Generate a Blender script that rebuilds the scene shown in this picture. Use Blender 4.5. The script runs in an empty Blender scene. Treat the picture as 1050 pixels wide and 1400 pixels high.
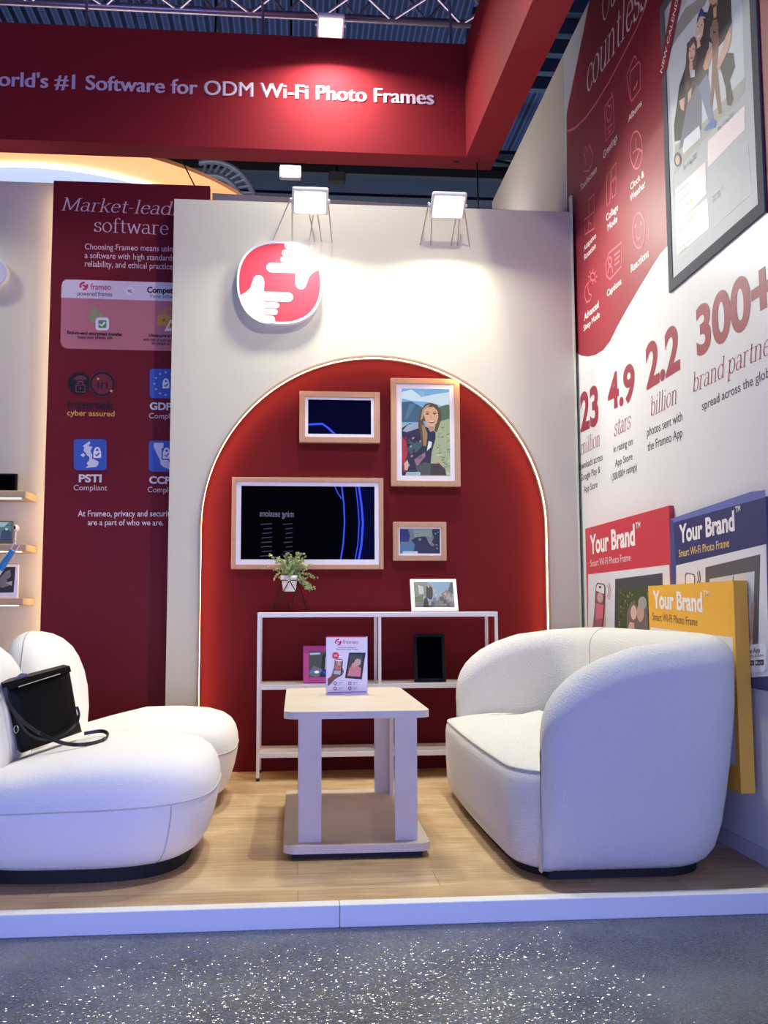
import bpy, bmesh, math, random
from mathutils import Vector, Matrix
from mathutils.geometry import tessellate_polygon
random.seed(7)
PI = math.pi
SC = bpy.context.scene
COL = SC.collection

# ------------------------------------------------------------------ camera
F = 1350.0                                     # focal length in pixels of the 1050x1400 frame
yaw, pit, rol = [math.radians(a) for a in (5.1, 5.59, -0.2)]
CAM = Vector((0, 0, 0.90))
fw = Vector((math.sin(yaw)*math.cos(pit), math.cos(yaw)*math.cos(pit), math.sin(pit)))
rt = Vector((math.cos(yaw), -math.sin(yaw), 0))
up = rt.cross(fw)
R2 = math.cos(rol)*rt + math.sin(rol)*up
U2 = -math.sin(rol)*rt + math.cos(rol)*up
cd = bpy.data.cameras.new('camera'); cam = bpy.data.objects.new('camera', cd); COL.objects.link(cam)
m = Matrix((R2, U2, -fw)).transposed().to_4x4(); m.translation = CAM
cam.matrix_world = m
cd.sensor_fit = 'HORIZONTAL'; cd.sensor_width = 36; cd.lens = F*36/1050; cd.clip_end = 200
SC.camera = cam

# ------------------------------------------------------------------ world, exposure, lamps
LAMP_W = 13.0          # power of one flood lamp
SCREEN = 5.3           # brightness of the added blue fill band across the aisle
w = bpy.data.worlds.new('world'); SC.world = w; w.use_nodes = True
bg = w.node_tree.nodes['Background']
bg.inputs[0].default_value = (0.55, 0.62, 1.0, 1); bg.inputs[1].default_value = 0.05
SC.view_settings.view_transform = 'Standard'
SC.view_settings.look = 'None'
SC.view_settings.exposure = 0.70
SC.view_settings.gamma = 1.0
SC.view_settings.use_curve_mapping = False

# ------------------------------------------------------------------ helpers
def ray(x, y): return R2*((x-525)/F) - U2*((y-700)/F) + fw
def PY(x, y, Y): d = ray(x, y); return CAM + d*((Y-CAM.y)/d.y)
def PX(x, y, X): d = ray(x, y); return CAM + d*((X-CAM.x)/d.x)
def PZ(x, y, Z): d = ray(x, y); return CAM + d*((Z-CAM.z)/d.z)
def lin(c):
    c = c/255.0
    return c/12.92 if c <= 0.04045 else ((c+0.055)/1.055)**2.4
def rgb(r, g, b): return (lin(r), lin(g), lin(b), 1.0)

def mat(name, col, rough=0.6, metal=0.0, emit=None, strength=0.0, bump=None, coat=0.0, spec=0.5, vary=None, sheen=0.0):
    m = bpy.data.materials.new(name); m.use_nodes = True
    nt = m.node_tree; b = nt.nodes['Principled BSDF']
    b.inputs['Base Color'].default_value = col
    b.inputs['Roughness'].default_value = rough
    b.inputs['Metallic'].default_value = metal
    b.inputs['Specular IOR Level'].default_value = spec
    b.inputs['Coat Weight'].default_value = coat
    b.inputs['Sheen Weight'].default_value = sheen
    if emit:
        b.inputs['Emission Color'].default_value = emit
        b.inputs['Emission Strength'].default_value = strength
    tc = nt.nodes.new('ShaderNodeTexCoord')
    if bump:
        sc, dist = bump[0], bump[1]
        n = nt.nodes.new('ShaderNodeTexNoise'); n.inputs['Scale'].default_value = sc
        n.inputs['Detail'].default_value = 4; n.inputs['Roughness'].default_value = 0.6
        bp = nt.nodes.new('ShaderNodeBump'); bp.inputs['Distance'].default_value = dist
        bp.inputs['Strength'].default_value = bump[2] if len(bump) > 2 else 0.6
        nt.links.new(tc.outputs['Object'], n.inputs['Vector'])
        nt.links.new(n.outputs[0], bp.inputs['Height'])
        nt.links.new(bp.outputs[0], b.inputs['Normal'])
    if vary:
        n2 = nt.nodes.new('ShaderNodeTexNoise'); n2.inputs['Scale'].default_value = vary[0]; n2.inputs['Detail'].default_value = 3
        mx = nt.nodes.new('ShaderNodeMix'); mx.data_type = 'RGBA'
        mx.inputs[6].default_value = col; mx.inputs[7].default_value = vary[1]
        nt.links.new(tc.outputs['Object'], n2.inputs['Vector'])
        nt.links.new(n2.outputs[0], mx.inputs[0]); nt.links.new(mx.outputs[2], b.inputs['Base Color'])
    return m

def world_origin(p):
    v = Vector((0, 0, 0))
    while p is not None: v = v + p.location; p = p.parent
    return v
def tag(o, label=None, cat=None, group=None, kind=None):
    if label: o['label'] = label
    if cat: o['category'] = cat
    if group: o['group'] = group
    if kind: o['kind'] = kind
    return o
def thing(name, loc, label, cat, group=None):
    o = bpy.data.objects.new(name, None); o.empty_display_size = 0.05
    COL.objects.link(o); o.location = Vector(loc)
    return tag(o, label, cat, group)
def obj(name, V, Fc, m, parent=None, smooth=False, label=None, base=True):
    """links world-space vertices V and faces Fc as one mesh object"""
    V = [Vector(v) for v in V]
    if parent is None:
        if base:
            xs = [v.x for v in V]; ys = [v.y for v in V]; zs = [v.z for v in V]
            o0 = Vector(((min(xs)+max(xs))/2, (min(ys)+max(ys))/2, min(zs)))
        else: o0 = Vector((0, 0, 0))
        loc = o0
    else:
        o0 = world_origin(parent); loc = Vector((0, 0, 0))
    me = bpy.data.meshes.new(name); me.from_pydata([v-o0 for v in V], [], Fc)
    me.materials.append(m)
    if smooth:
        for p in me.polygons: p.use_smooth = True
    me.update()
    o = bpy.data.objects.new(name, me); COL.objects.link(o); o.location = loc
    if parent is not None: o.parent = parent
    if label: o['label'] = label
    return o
class MB:
    """collects several solids into one mesh"""
    def __init__(s): s.V = []; s.F = []
    def add(s, V, Fc):
        k = len(s.V); s.V += [Vector(v) for v in V]; s.F += [[i+k for i in f] for f in Fc]; return s
    def box(s, a, b, bev=0.0, seg=2):
        a = Vector(a); b = Vector(b)
        lo = Vector([min(a[i], b[i]) for i in range(3)]); hi = Vector([max(a[i], b[i]) for i in range(3)])
        bm = bmesh.new(); bmesh.ops.create_cube(bm, size=1)
        for v in bm.verts:
            v.co = Vector([lo[i] + (v.co[i]+.5)*(hi[i]-lo[i]) for i in range(3)])
        if bev > 0:
            bmesh.ops.bevel(bm, geom=bm.edges[:], offset=bev, segments=seg, affect='EDGES', profile=0.5)
        bm.verts.index_update()
        V = [v.co.copy() for v in bm.verts]; Fc = [[v.index for v in f.verts] for f in bm.faces]
        bm.free(); return s.add(V, Fc)
    def tube(s, pts, r, n=8, closed=False):
        pts = [Vector(p) for p in pts]; V = []; Fc = []; N = len(pts); prev = None
        for i, p in enumerate(pts):
            if closed: t = pts[(i+1) % N] - pts[i-1]
            else: t = pts[min(i+1, N-1)] - pts[max(i-1, 0)]
            t.normalize()
            if prev is None:
                a = Vector((0, 0, 1)) if abs(t.z) < .9 else Vector((1, 0, 0))
                x = t.cross(a).normalized()
            else:
                x = (prev - t*prev.dot(t)).normalized()
            prev = x; y = t.cross(x)
            rr = r[i] if isinstance(r, (list, tuple)) else r
            V += [p + (x*math.cos(2*PI*k/n) + y*math.sin(2*PI*k/n))*rr for k in range(n)]
        M = N if closed else N-1
        for i in range(M):
            for k in range(n):
                j = (i+1) % N
                Fc.append([i*n+k, i*n+(k+1) % n, j*n+(k+1) % n, j*n+k])
        if not closed:
            Fc.append(list(range(n))[::-1]); Fc.append([(N-1)*n+k for k in range(n)])
        return s.add(V, Fc)
    def prism(s, poly, d):
        """closed 3-D polygon extruded along d (triangulated caps)"""
        poly = [Vector(p) for p in poly]; d = Vector(d); n = len(poly)
        tri = tessellate_polygon([poly])
        V = poly + [p+d for p in poly]
        Fc = [list(t) for t in tri] + [[i+n for i in t][::-1] for t in tri]
        Fc += [[i, (i+1) % n, (i+1) % n+n, i+n] for i in range(n)]
        return s.add(V, Fc)
    def lathe(s, prof, c, n=24):
        c = Vector(c); V = []; Fc = []
        for r, z in prof:
            V += [c + Vector((r*math.cos(2*PI*k/n), r*math.sin(2*PI*k/n), z)) for k in range(n)]
        for i in range(len(prof)-1):
            for k in range(n):
                Fc.append([i*n+k, i*n+(k+1) % n, (i+1)*n+(k+1) % n, (i+1)*n+k])
        Fc.append(list(range(n))[::-1]); Fc.append([(len(prof)-1)*n+k for k in range(n)])
        return s.add(V, Fc)
    def grid(s, rows, closed=False, cap0=False, cap1=False):
        n = len(rows[0]); V = [p for r in rows for p in r]; Fc = []
        for i in range(len(rows)-1):
            for k in range(n if closed else n-1):
                Fc.append([i*n+k, i*n+(k+1) % n, (i+1)*n+(k+1) % n, (i+1)*n+k])
        if cap0: Fc.append(list(range(n))[::-1])
        if cap1: Fc.append([(len(rows)-1)*n+k for k in range(n)])
        return s.add(V, Fc)
    def build(s, name, m, parent=None, smooth=False, label=None):
        return obj(name, s.V, s.F, m, parent, smooth, label)
def autosmooth(o, ang=40):
    for p in o.data.polygons: p.use_smooth = True
    bm = bmesh.new(); bm.from_mesh(o.data)
    bmesh.ops.recalc_face_normals(bm, faces=bm.faces)
    for e in bm.edges:
        if len(e.link_faces) == 2 and e.calc_face_angle(0) > math.radians(ang): e.smooth = False
    bm.to_mesh(o.data); bm.free()
    return o
def fixn(o):
    bm = bmesh.new(); bm.from_mesh(o.data); bmesh.ops.recalc_face_normals(bm, faces=bm.faces); bm.to_mesh(o.data); bm.free(); return o
def copy_tree(o, parent=None):
    c = o.copy(); COL.objects.link(c)
    if parent is not None: c.parent = parent
    for ch in list(o.children): copy_tree(ch, c)
    return c

# ------------------------------------------------------------------ printed matter (flat ink with real per-face colours)
def print_mat(name, rough, coat=0.0, emit=0.0):
    m = bpy.data.materials.new(name); m.use_nodes = True; nt = m.node_tree
    b = nt.nodes['Principled BSDF']; a = nt.nodes.new('ShaderNodeAttribute'); a.attribute_name = 'ink'
    nt.links.new(a.outputs['Color'], b.inputs['Base Color'])
    b.inputs['Roughness'].default_value = rough; b.inputs['Coat Weight'].default_value = coat
    b.inputs['Coat Roughness'].default_value = 0.03
    if emit and name == 'lit_screen': nt.links.remove(b.inputs['Base Color'].links[0]); b.inputs['Base Color'].default_value = (.02, .02, .02, 1)
    if emit:
        nt.links.new(a.outputs['Color'], b.inputs['Emission Color']); b.inputs['Emission Strength'].default_value = emit
    return m
INK = print_mat('printed_ink', 0.55)
SCR = print_mat('lit_screen', 0.25, 0.6, 0.58)
GLOW = print_mat('led_graphics', 0.5, 0.0, 6.0)
_tx = {}
def text_mesh(s, bold):
    key = (s, bold)
    if key in _tx: return _tx[key]
    c = bpy.data.curves.new('t', 'FONT'); c.body = s; c.size = 1; c.resolution_u = 6; c.offset = bold; c.fill_mode = 'FRONT'
    o = bpy.data.objects.new('t', c); COL.objects.link(o)
    dg = bpy.context.evaluated_depsgraph_get(); dg.update()
    me = bpy.data.meshes.new_from_object(o.evaluated_get(dg))
    V = [(v.co.x, v.co.y) for v in me.vertices]; Fc = [list(p.vertices) for p in me.polygons]
    bpy.data.objects.remove(o); bpy.data.curves.remove(c); bpy.data.meshes.remove(me)
    _tx[key] = (V, Fc); return V, Fc
class Canvas:
    """flat print on a plane; O point on it, U right, V up (as its reader sees it)"""
    def __init__(s, O, U, V, step=0.0003):
        s.O = Vector(O); s.U = Vector(U).normalized(); s.W = Vector(V).normalized()
        s.N = s.U.cross(s.W).normalized(); s.step = step; s.k = 0; s.q = 0
        s.V = []; s.F = []; s.C = []
    def px(s, x, y):
        d = ray(x, y); t = (s.O-CAM).dot(s.N)/d.dot(s.N); q = CAM + d*t - s.O
        return (q.dot(s.U), q.dot(s.W))
    def to3(s, u, v): return s.O + s.U*u + s.W*v + s.N*(s.step*(s.k+1) + s.q*0.000006)
    def _put(s, uv, Fc, col):
        s.q += 1
        k = len(s.V); s.V += [s.to3(u, v) for u, v in uv]
        for f in Fc: s.F.append([i+k for i in f]); s.C.append(col)
    def up(s): s.k += 1; return s
    def poly(s, uv, col, px=True):
        if px: uv = [s.px(*p) for p in uv]
        tri = tessellate_polygon([[Vector((u, v, 0)) for u, v in uv]])
        out = []
        for t in tri:
            a, b, c = [uv[i] for i in t]
            ar = (b[0]-a[0])*(c[1]-a[1]) - (b[1]-a[1])*(c[0]-a[0])
            out.append(list(t) if ar > 0 else list(t)[::-1])
        s._put(uv, out, col); return s
    def ell(s, x, y, rx, ry, col, px=True, n=20, rot=0):
        c, sn = math.cos(rot), math.sin(rot)
        pts = [(x + rx*math.cos(2*PI*k/n)*c - ry*math.sin(2*PI*k/n)*sn, y + rx*math.cos(2*PI*k/n)*sn + ry*math.sin(2*PI*k/n)*c) for k in range(n)]
        return s.poly(pts, col, px)
    def rrect(s, x0, y0, x1, y1, r, col, px=True):
        lo = (min(x0, x1), min(y0, y1)); hi = (max(x0, x1), max(y0, y1)); pts = []
        for cx, cy, a in ((hi[0]-r, hi[1]-r, 0), (lo[0]+r, hi[1]-r, 90), (lo[0]+r, lo[1]+r, 180), (hi[0]-r, lo[1]+r, 270)):
            for k in range(6):
                t = math.radians(a+18*k); pts.append((cx+r*math.cos(t), cy+r*math.sin(t)))
        return s.poly(pts, col, px)
    def line(s, pts, wd, col, px=True, closed=False):
        uv = [Vector(s.px(*p)) if px else Vector(p) for p in pts]; N = len(uv); L = []; Rr = []
        for i in range(N):
            if closed: t = uv[(i+1) % N] - uv[i-1]
            else: t = uv[min(i+1, N-1)] - uv[max(i-1, 0)]
            if t.length < 1e-9: t = Vector((1, 0))
            t.normalize(); n = Vector((-t.y, t.x))*wd/2
            L.append(uv[i]+n); Rr.append(uv[i]-n)
        pts2 = [tuple(p) for p in L] + [tuple(p) for p in Rr]; Fc = []
        for i in range(N if closed else N-1):
            j = (i+1) % N; Fc.append([i, N+i, N+j, j])
        s._put(pts2, Fc, col); return s
    def ring(s, x, y, rx, ry, wd, col, px=True, n=24, a0=0, a1=360):
        full = a1-a0 >= 360
        pts = [(x+rx*math.cos(math.radians(a0+(a1-a0)*k/n)), y+ry*math.sin(math.radians(a0+(a1-a0)*k/n))) for k in range(n if full else n+1)]
        return s.line(pts, wd, col, px, full)
    def text(s, st, p0, p1, ytop, col, bold=0.0, shear=0.0, fit=None, px=True, VF=None):
        mesh = VF(st) if VF else text_mesh(st, bold)
        ref = (VF(fit) if VF else text_mesh(fit, bold)) if fit else mesh
        a = Vector(s.px(*p0)) if px else Vector(p0); b = Vector(s.px(*p1)) if px else Vector(p1)
        t = Vector(s.px(p0[0], ytop)) if px else Vector((p0[0], ytop))
        x0 = min(v[0] for v in ref[0]); x1 = max(v[0] for v in ref[0]); h = max(v[1] for v in ref[0])
        L = (b-a).length; e = (b-a)/L; H = max(t.y-a.y, 1e-4); n = Vector((-e.y, e.x))
        if abs(e.y) < 0.12: e = Vector((e.x, e.y)); n = Vector((0, 1))
        uv = []
        for x, y in mesh[0]:
            vv = y*H/h; uu = (x-x0)*L/(x1-x0) + shear*vv
            q = a + e*uu + n*vv; uv.append((q.x, q.y))
        out = []
        for f in mesh[1]:
            A = sum(uv[f[i]][0]*uv[f[(i+1) % len(f)]][1] - uv[f[(i+1) % len(f)]][0]*uv[f[i]][1] for i in range(len(f)))
            out.append(f if A > 0 else f[::-1])
        if VF or bold > .015:                                          # overlapping strokes lie a hair above one another
            for i, f in enumerate(out):
                k = len(s.V); h_ = s.N*((i % 14)*0.00002)
                s.V += [s.to3(*uv[j])+h_ for j in f]; s.F.append(list(range(k, k+len(f)))); s.C.append(col)
        else: s._put(uv, out, col)
        return s
    def build(s, name, parent, m=INK, label=None):
        o = obj(name, s.V, s.F, m, parent, False, label)
        at = o.data.color_attributes.new('ink', 'FLOAT_COLOR', 'CORNER')
        i = 0
        for p in o.data.polygons:
            for _ in p.vertices: at.data[i].color = s.C[p.index]; i += 1
        return o

# broad-nib serif letters: strokes drawn with a slanted pen
def _arc(cx, cy, rx, ry, a0, a1, n=10):
    return [(cx+rx*math.cos(math.radians(a0+(a1-a0)*k/n)), cy+ry*math.sin(math.radians(a0+(a1-a0)*k/n))) for k in range(n+1)]
_o = _arc(.26, .25, .21, .25, 0, 360, 20)
GL = {
 'o': (.54, [_o]), 'e': (.50, [[(.07, .28), (.42, .28)] + _arc(.25, .27, .18, .22, 0, 180, 8)[1:] + _arc(.26, .24, .20, .24, 180, 320, 8)]),
 'c': (.48, [_arc(.27, .25, .21, .25, 40, 325, 14), [(.42, .42), (.42, .36)]]),
 'u': (.58, [[(.02, .49), (.12, .49)], [(.12, .49), (.12, .15)] + _arc(.27, .15, .15, .15, 180, 350, 8), [(.44, .49), (.44, 0), (.53, .02)], [(.35, .49), (.44, .49)]]),
 'n': (.60, [[(.02, .48), (.12, .49), (.12, 0)], [(.02, 0), (.22, 0)], [(.12, .36)] + _arc(.28, .33, .16, .17, 160, 0, 8) + [(.44, 0)], [(.35, 0), (.54, 0)]]),
 'm': (.90, [[(.02, .48), (.12, .49), (.12, 0)], [(.02, 0), (.22, 0)], [(.12, .36)] + _arc(.27, .33, .15, .17, 160, 0, 8) + [(.42, 0)], [(.33, 0), (.51, 0)], [(.42, .36)] + _arc(.58, .33, .16, .17, 160, 0, 8) + [(.74, 0)], [(.65, 0), (.84, 0)]]),
 't': (.36, [[(.16, .63), (.16, .12)] + _arc(.25, .11, .09, .11, 180, 320, 6), [(.04, .48), (.31, .48)]]),
 'l': (.29, [[(.03, .74), (.13, .75), (.13, 0)], [(.03, 0), (.24, 0)]]),
 'i': (.29, [[(.03, .48), (.13, .49), (.13, 0)], [(.03, 0), (.24, 0)], [(.12, .66), (.15, .69)], [(.12, .69), (.15, .66)]]),
 's': (.42, [_arc(.20, .375, .14, .115, 40, 260, 9) + _arc(.20, .125, .15, .125, 90, -150, 10), [(.32, .47), (.32, .38)], [(.05, .13), (.05, .02)]]),
 'r': (.42, [[(.02, .48), (.12, .49), (.12, 0)], [(.02, 0), (.23, 0)], [(.12, .34)] + _arc(.27, .36, .14, .13, 170, 50, 6)]),
 'a': (.52, [_arc(.22, .38, .15, .11, 160, 0, 8) + [(.37, .10), (.42, .01), (.49, .03)], [(.37, .27)] + _arc(.20, .14, .15, .14, 80, 300, 9) + [(.37, .12)]]),
 'd': (.58, [_arc(.25, .25, .20, .25, 40, 320, 14), [(.35, .74), (.44, .75), (.44, 0), (.54, .01)]]),
 'b': (.57, [[(.02, .74), (.11, .75), (.11, .02)], _arc(.29, .25, .20, .25, 150, -150, 14)]),
 'p': (.58, [[(.02, .48), (.11, .49), (.11, -.22)], [(.01, -.22), (.22, -.22)], _arc(.30, .25, .20, .25, 150, -150, 14)]),
 'f': (.36, [_arc(.28, .61, .13, .14, 40, 180, 8) + [(.15, 0)], [(.04, 0), (.27, 0)], [(.04, .48), (.30, .48)]]),
 'w': (.78, [[(.01, .49), (.17, .49)], [(.09, .49), (.23, 0), (.39, .47), (.55, 0), (.69, .49)], [(.62, .49), (.76, .49)]]),
 'k': (.56, [[(.02, .74), (.12, .75), (.12, 0)], [(.02, 0), (.22, 0)], [(.44, .48), (.14, .22)], [(.24, .28), (.45, 0), (.55, 0)], [(.34, .49), (.52, .49)]]),
 'g': (.54, [_arc(.24, .31, .17, .18, 0, 360, 16), [(.36, .43), (.48, .48)], [(.14, .16), (.12, .06), (.38, .02)] + _arc(.26, -.08, .20, .12, 50, -220, 12)]),
 'O': (.76, [_arc(.37, .35, .33, .36, 0, 360, 24)]),
 'M': (.92, [[(.02, 0), (.22, 0)], [(.12, 0), (.13, .70), (.44, .06), (.75, .70), (.76, 0)], [(.02, .70), (.15, .70)], [(.73, .70), (.87, .70)], [(.66, 0), (.87, 0)]]),
 '-': (.34, [[(.05, .25), (.28, .25)]]), ' ': (.26, []),
}
def serif(st, italic=0.0, wt=0.075):
    V = []; Fc = []; x = 0
    ang = math.radians(12); nib = Vector((math.cos(ang), math.sin(ang)))*wt/2; hair = wt*0.17
    for ch in st:
        adv, strokes = GL[ch]
        for sk in strokes:
            for i in range(len(sk)-1):
                a = Vector(sk[i]); b = Vector(sk[i+1]); d = b-a
                if d.length < 1e-6: continue
                d.normalize(); n = Vector((-d.y, d.x)); e = max(abs(nib.dot(n)), hair)
                ext = d*(hair*0.8)
                q = [a-ext-n*e, b+ext-n*e, b+ext+n*e, a-ext+n*e]
                k = len(V); V += [(x+p.x+italic*p.y, p.y) for p in q]; Fc.append([k, k+1, k+2, k+3])
        x += adv
    return V, Fc
SER = lambda st: serif(st)
SERI = lambda st: serif(st, 0.22)
SERB = lambda st: serif(st, 0.22, 0.065)

WHITE = rgb(245, 240, 240); PINK = rgb(232, 110, 125); REDP = rgb(176, 48, 66); DARK = rgb(40, 40, 48)
def frameo_mark(c, x, y, r, col, wd, px=True):
    """round mark of two bent hands"""
    sy = 1 if px else -1
    c.ring(x, y, r, r, wd, col, px, 10, 150, 285) if px else c.ring(x, y, r, r, wd, col, px, 10, 75, 210)
    c.ring(x, y, r, r, wd, col, px, 10, -30, 105) if px else c.ring(x, y, r, r, wd, col, px, 10, 255, 390)
    c.line([(x-r*.35, y-sy*r*.25), (x+r*.45, y+sy*r*.1)], wd*.8, col, px)
    c.line([(x+r*.95, y-sy*r*.2), (x+r*.3, y+sy*r*.5)], wd*.7, col, px)

# ------------------------------------------------------------------ materials
M = {}
M['cream'] = mat('cream_painted_board', rgb(214, 207, 190), 0.75, spec=.2)
M['red_wall'] = mat('matte_red_wall', rgb(100, 18, 24), 0.7, spec=.15)
M['maroon'] = mat('maroon_panel', rgb(114, 21, 36), 0.6, spec=.25)
M['banner'] = mat('red_banner_fabric', rgb(138, 33, 42), 0.8, spec=.15)
M['white_print'] = mat('white_print_film', rgb(232, 232, 234), 0.35)
M['white_paint'] = mat('white_powder_coat', rgb(232, 228, 232), 0.4)
M['white_trim'] = mat('white_trim', rgb(238, 238, 240), 0.35)
M['boucle'] = mat('white_boucle', rgb(246, 244, 240), 0.95, bump=(150, 0.012, 1.0), spec=0.1, sheen=0.3)
M['knit'] = mat('white_woven_cover', rgb(246, 244, 241), 0.9, bump=(220, 0.004, 0.6), spec=0.1, sheen=0.2)
M['seam'] = mat('seam_thread', rgb(196, 194, 192), 0.9)
M['black'] = mat('black_plastic', rgb(6, 6, 7), 0.5, spec=.25)
M['leather'] = mat('black_leather', (.0016, .0016, .002, 1), 0.42, spec=.16, bump=(160, 0.001, 0.3))
M['strap'] = mat('strap_leather', rgb(18, 18, 20), 0.4)
M['glass_black'] = mat('dark_glass_screen', (0.0008, 0.0008, 0.0025, 1), 0.004, spec=0.6)
M['table'] = mat('pale_birch_laminate', rgb(222, 210, 196), 0.4, vary=(9, rgb(208, 192, 176)))
M['oak'] = mat('oak_frame_wood', rgb(190, 150, 124), 0.55, vary=(30, rgb(172, 132, 106)))
M['shelf_oak'] = mat('light_oak_shelf', rgb(206, 172, 128), 0.5)
M['mat_board'] = mat('white_mat_board', rgb(228, 224, 232), 0.25, coat=0.6)
M['pink'] = mat('magenta_frame', rgb(206, 80, 160), 0.4)
M['truss'] = mat('aluminium_tube', rgb(170, 158, 176), 0.35, 0.8)
M['steel'] = mat('bright_steel', rgb(190, 190, 195), 0.25, 1.0)
M['chrome'] = mat('bright_chrome', rgb(215, 222, 232), 0.35, 0.25)
M['grey'] = mat('grey_frame', rgb(98, 100, 106), 0.8, spec=.15)
M['hall'] = mat('dark_hall_cladding', rgb(58, 68, 100), 0.7)
M['hallbeam'] = mat('dark_hall_beam', rgb(30, 34, 46), 0.7)
M['orange'] = mat('orange_canopy', rgb(230, 158, 98), 0.7)
M['lamp_white'] = mat('lamp_housing', rgb(225, 225, 228), 0.4)
M['flood'] = mat('flood_glass', (1, 1, 1, 1), 0.3, emit=(1.0, 0.98, 0.93, 1), strength=14)
M['led_warm'] = mat('warm_led', (1, .9, .7, 1), 0.5, emit=(1.0, 0.72, 0.42, 1), strength=6)
M['led_arch'] = mat('arch_led', (1, .9, .7, 1), 0.5, emit=(1.0, 0.62, 0.30, 1), strength=14)
M['ring_white'] = mat('white_light_ring', (1, 1, 1, 1), 0.5, emit=(0.85, 0.92, 1.0, 1), strength=2.6)
M['pot'] = mat('white_ceramic', rgb(235, 230, 236), 0.35)
M['yellow'] = mat('yellow_board', rgb(244, 182, 62), 0.5)
M['boxred'] = mat('red_board', rgb(205, 62, 76), 0.5)
M['navy'] = mat('navy_board', rgb(48, 58, 110), 0.5)
M['acrylic'] = mat('clear_acrylic_edge', rgb(200, 190, 235), 0.1)
M['phone'] = mat('violet_grey_cover', rgb(120, 116, 150), 0.4)
M['blue'] = mat('blue_plastic', rgb(40, 120, 190), 0.4)
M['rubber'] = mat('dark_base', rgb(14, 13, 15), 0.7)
M['leaf'] = mat('pale_green_leaf', rgb(140, 160, 92), 0.6, vary=(60, rgb(190, 200, 150)))
M['stem'] = mat('green_stem', rgb(110, 120, 70), 0.7)

def wood_floor():
    m = bpy.data.materials.new('oak_laminate_floor'); m.use_nodes = True; nt = m.node_tree; b = nt.nodes['Principled BSDF']
    tc = nt.nodes.new('ShaderNodeTexCoord')
    br = nt.nodes.new('ShaderNodeTexBrick'); br.inputs['Scale'].default_value = 1.0
    br.inputs['Brick Width'].default_value = 1.25; br.inputs['Row Height'].default_value = 0.19
    br.inputs['Mortar Size'].default_value = 0.0012; br.offset = 0.37
    br.inputs['Color1'].default_value = rgb(218, 190, 150); br.inputs['Color2'].default_value = rgb(200, 169, 128)
    br.inputs['Mortar'].default_value = rgb(150, 120, 88)
    nt.links.new(tc.outputs['Object'], br.inputs['Vector'])
    mp = nt.nodes.new('ShaderNodeMapping'); mp.inputs['Scale'].default_value = (2.0, 26, 1)
    nz = nt.nodes.new('ShaderNodeTexNoise'); nz.inputs['Scale'].default_value = 2.2; nz.inputs['Detail'].default_value = 6
    nt.links.new(tc.outputs['Object'], mp.inputs[0]); nt.links.new(mp.outputs[0], nz.inputs['Vector'])
    nz2 = nt.nodes.new('ShaderNodeTexNoise'); nz2.inputs['Scale'].default_value = 5; nz2.inputs['Detail'].default_value = 3
    nt.links.new(tc.outputs['Object'], nz2.inputs['Vector'])
    add = nt.nodes.new('ShaderNodeMath'); add.operation = 'ADD'
    nt.links.new(nz.outputs[0], add.inputs[0]); nt.links.new(nz2.outputs[0], add.inputs[1])
    rp = nt.nodes.new('ShaderNodeValToRGB'); rp.color_ramp.elements[0].position = .38; rp.color_ramp.elements[1].position = .62
    rp.color_ramp.elements[0].color = (.68, .62, .56, 1); rp.color_ramp.elements[1].color = (1.05, 1.04, 1.02, 1)
    hv = nt.nodes.new('ShaderNodeMath'); hv.operation = 'MULTIPLY'; hv.inputs[1].default_value = .5
    nt.links.new(add.outputs[0], hv.inputs[0]); nt.links.new(hv.outputs[0], rp.inputs[0])
    mx = nt.nodes.new('ShaderNodeMix'); mx.data_type = 'RGBA'; mx.blend_type = 'MULTIPLY'; mx.inputs[0].default_value = 1
    nt.links.new(br.outputs[0], mx.inputs[6]); nt.links.new(rp.outputs[0], mx.inputs[7]); nt.links.new(mx.outputs[2], b.inputs['Base Color'])
    b.inputs['Roughness'].default_value = 0.42
    return m
M['floor'] = wood_floor()
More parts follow.
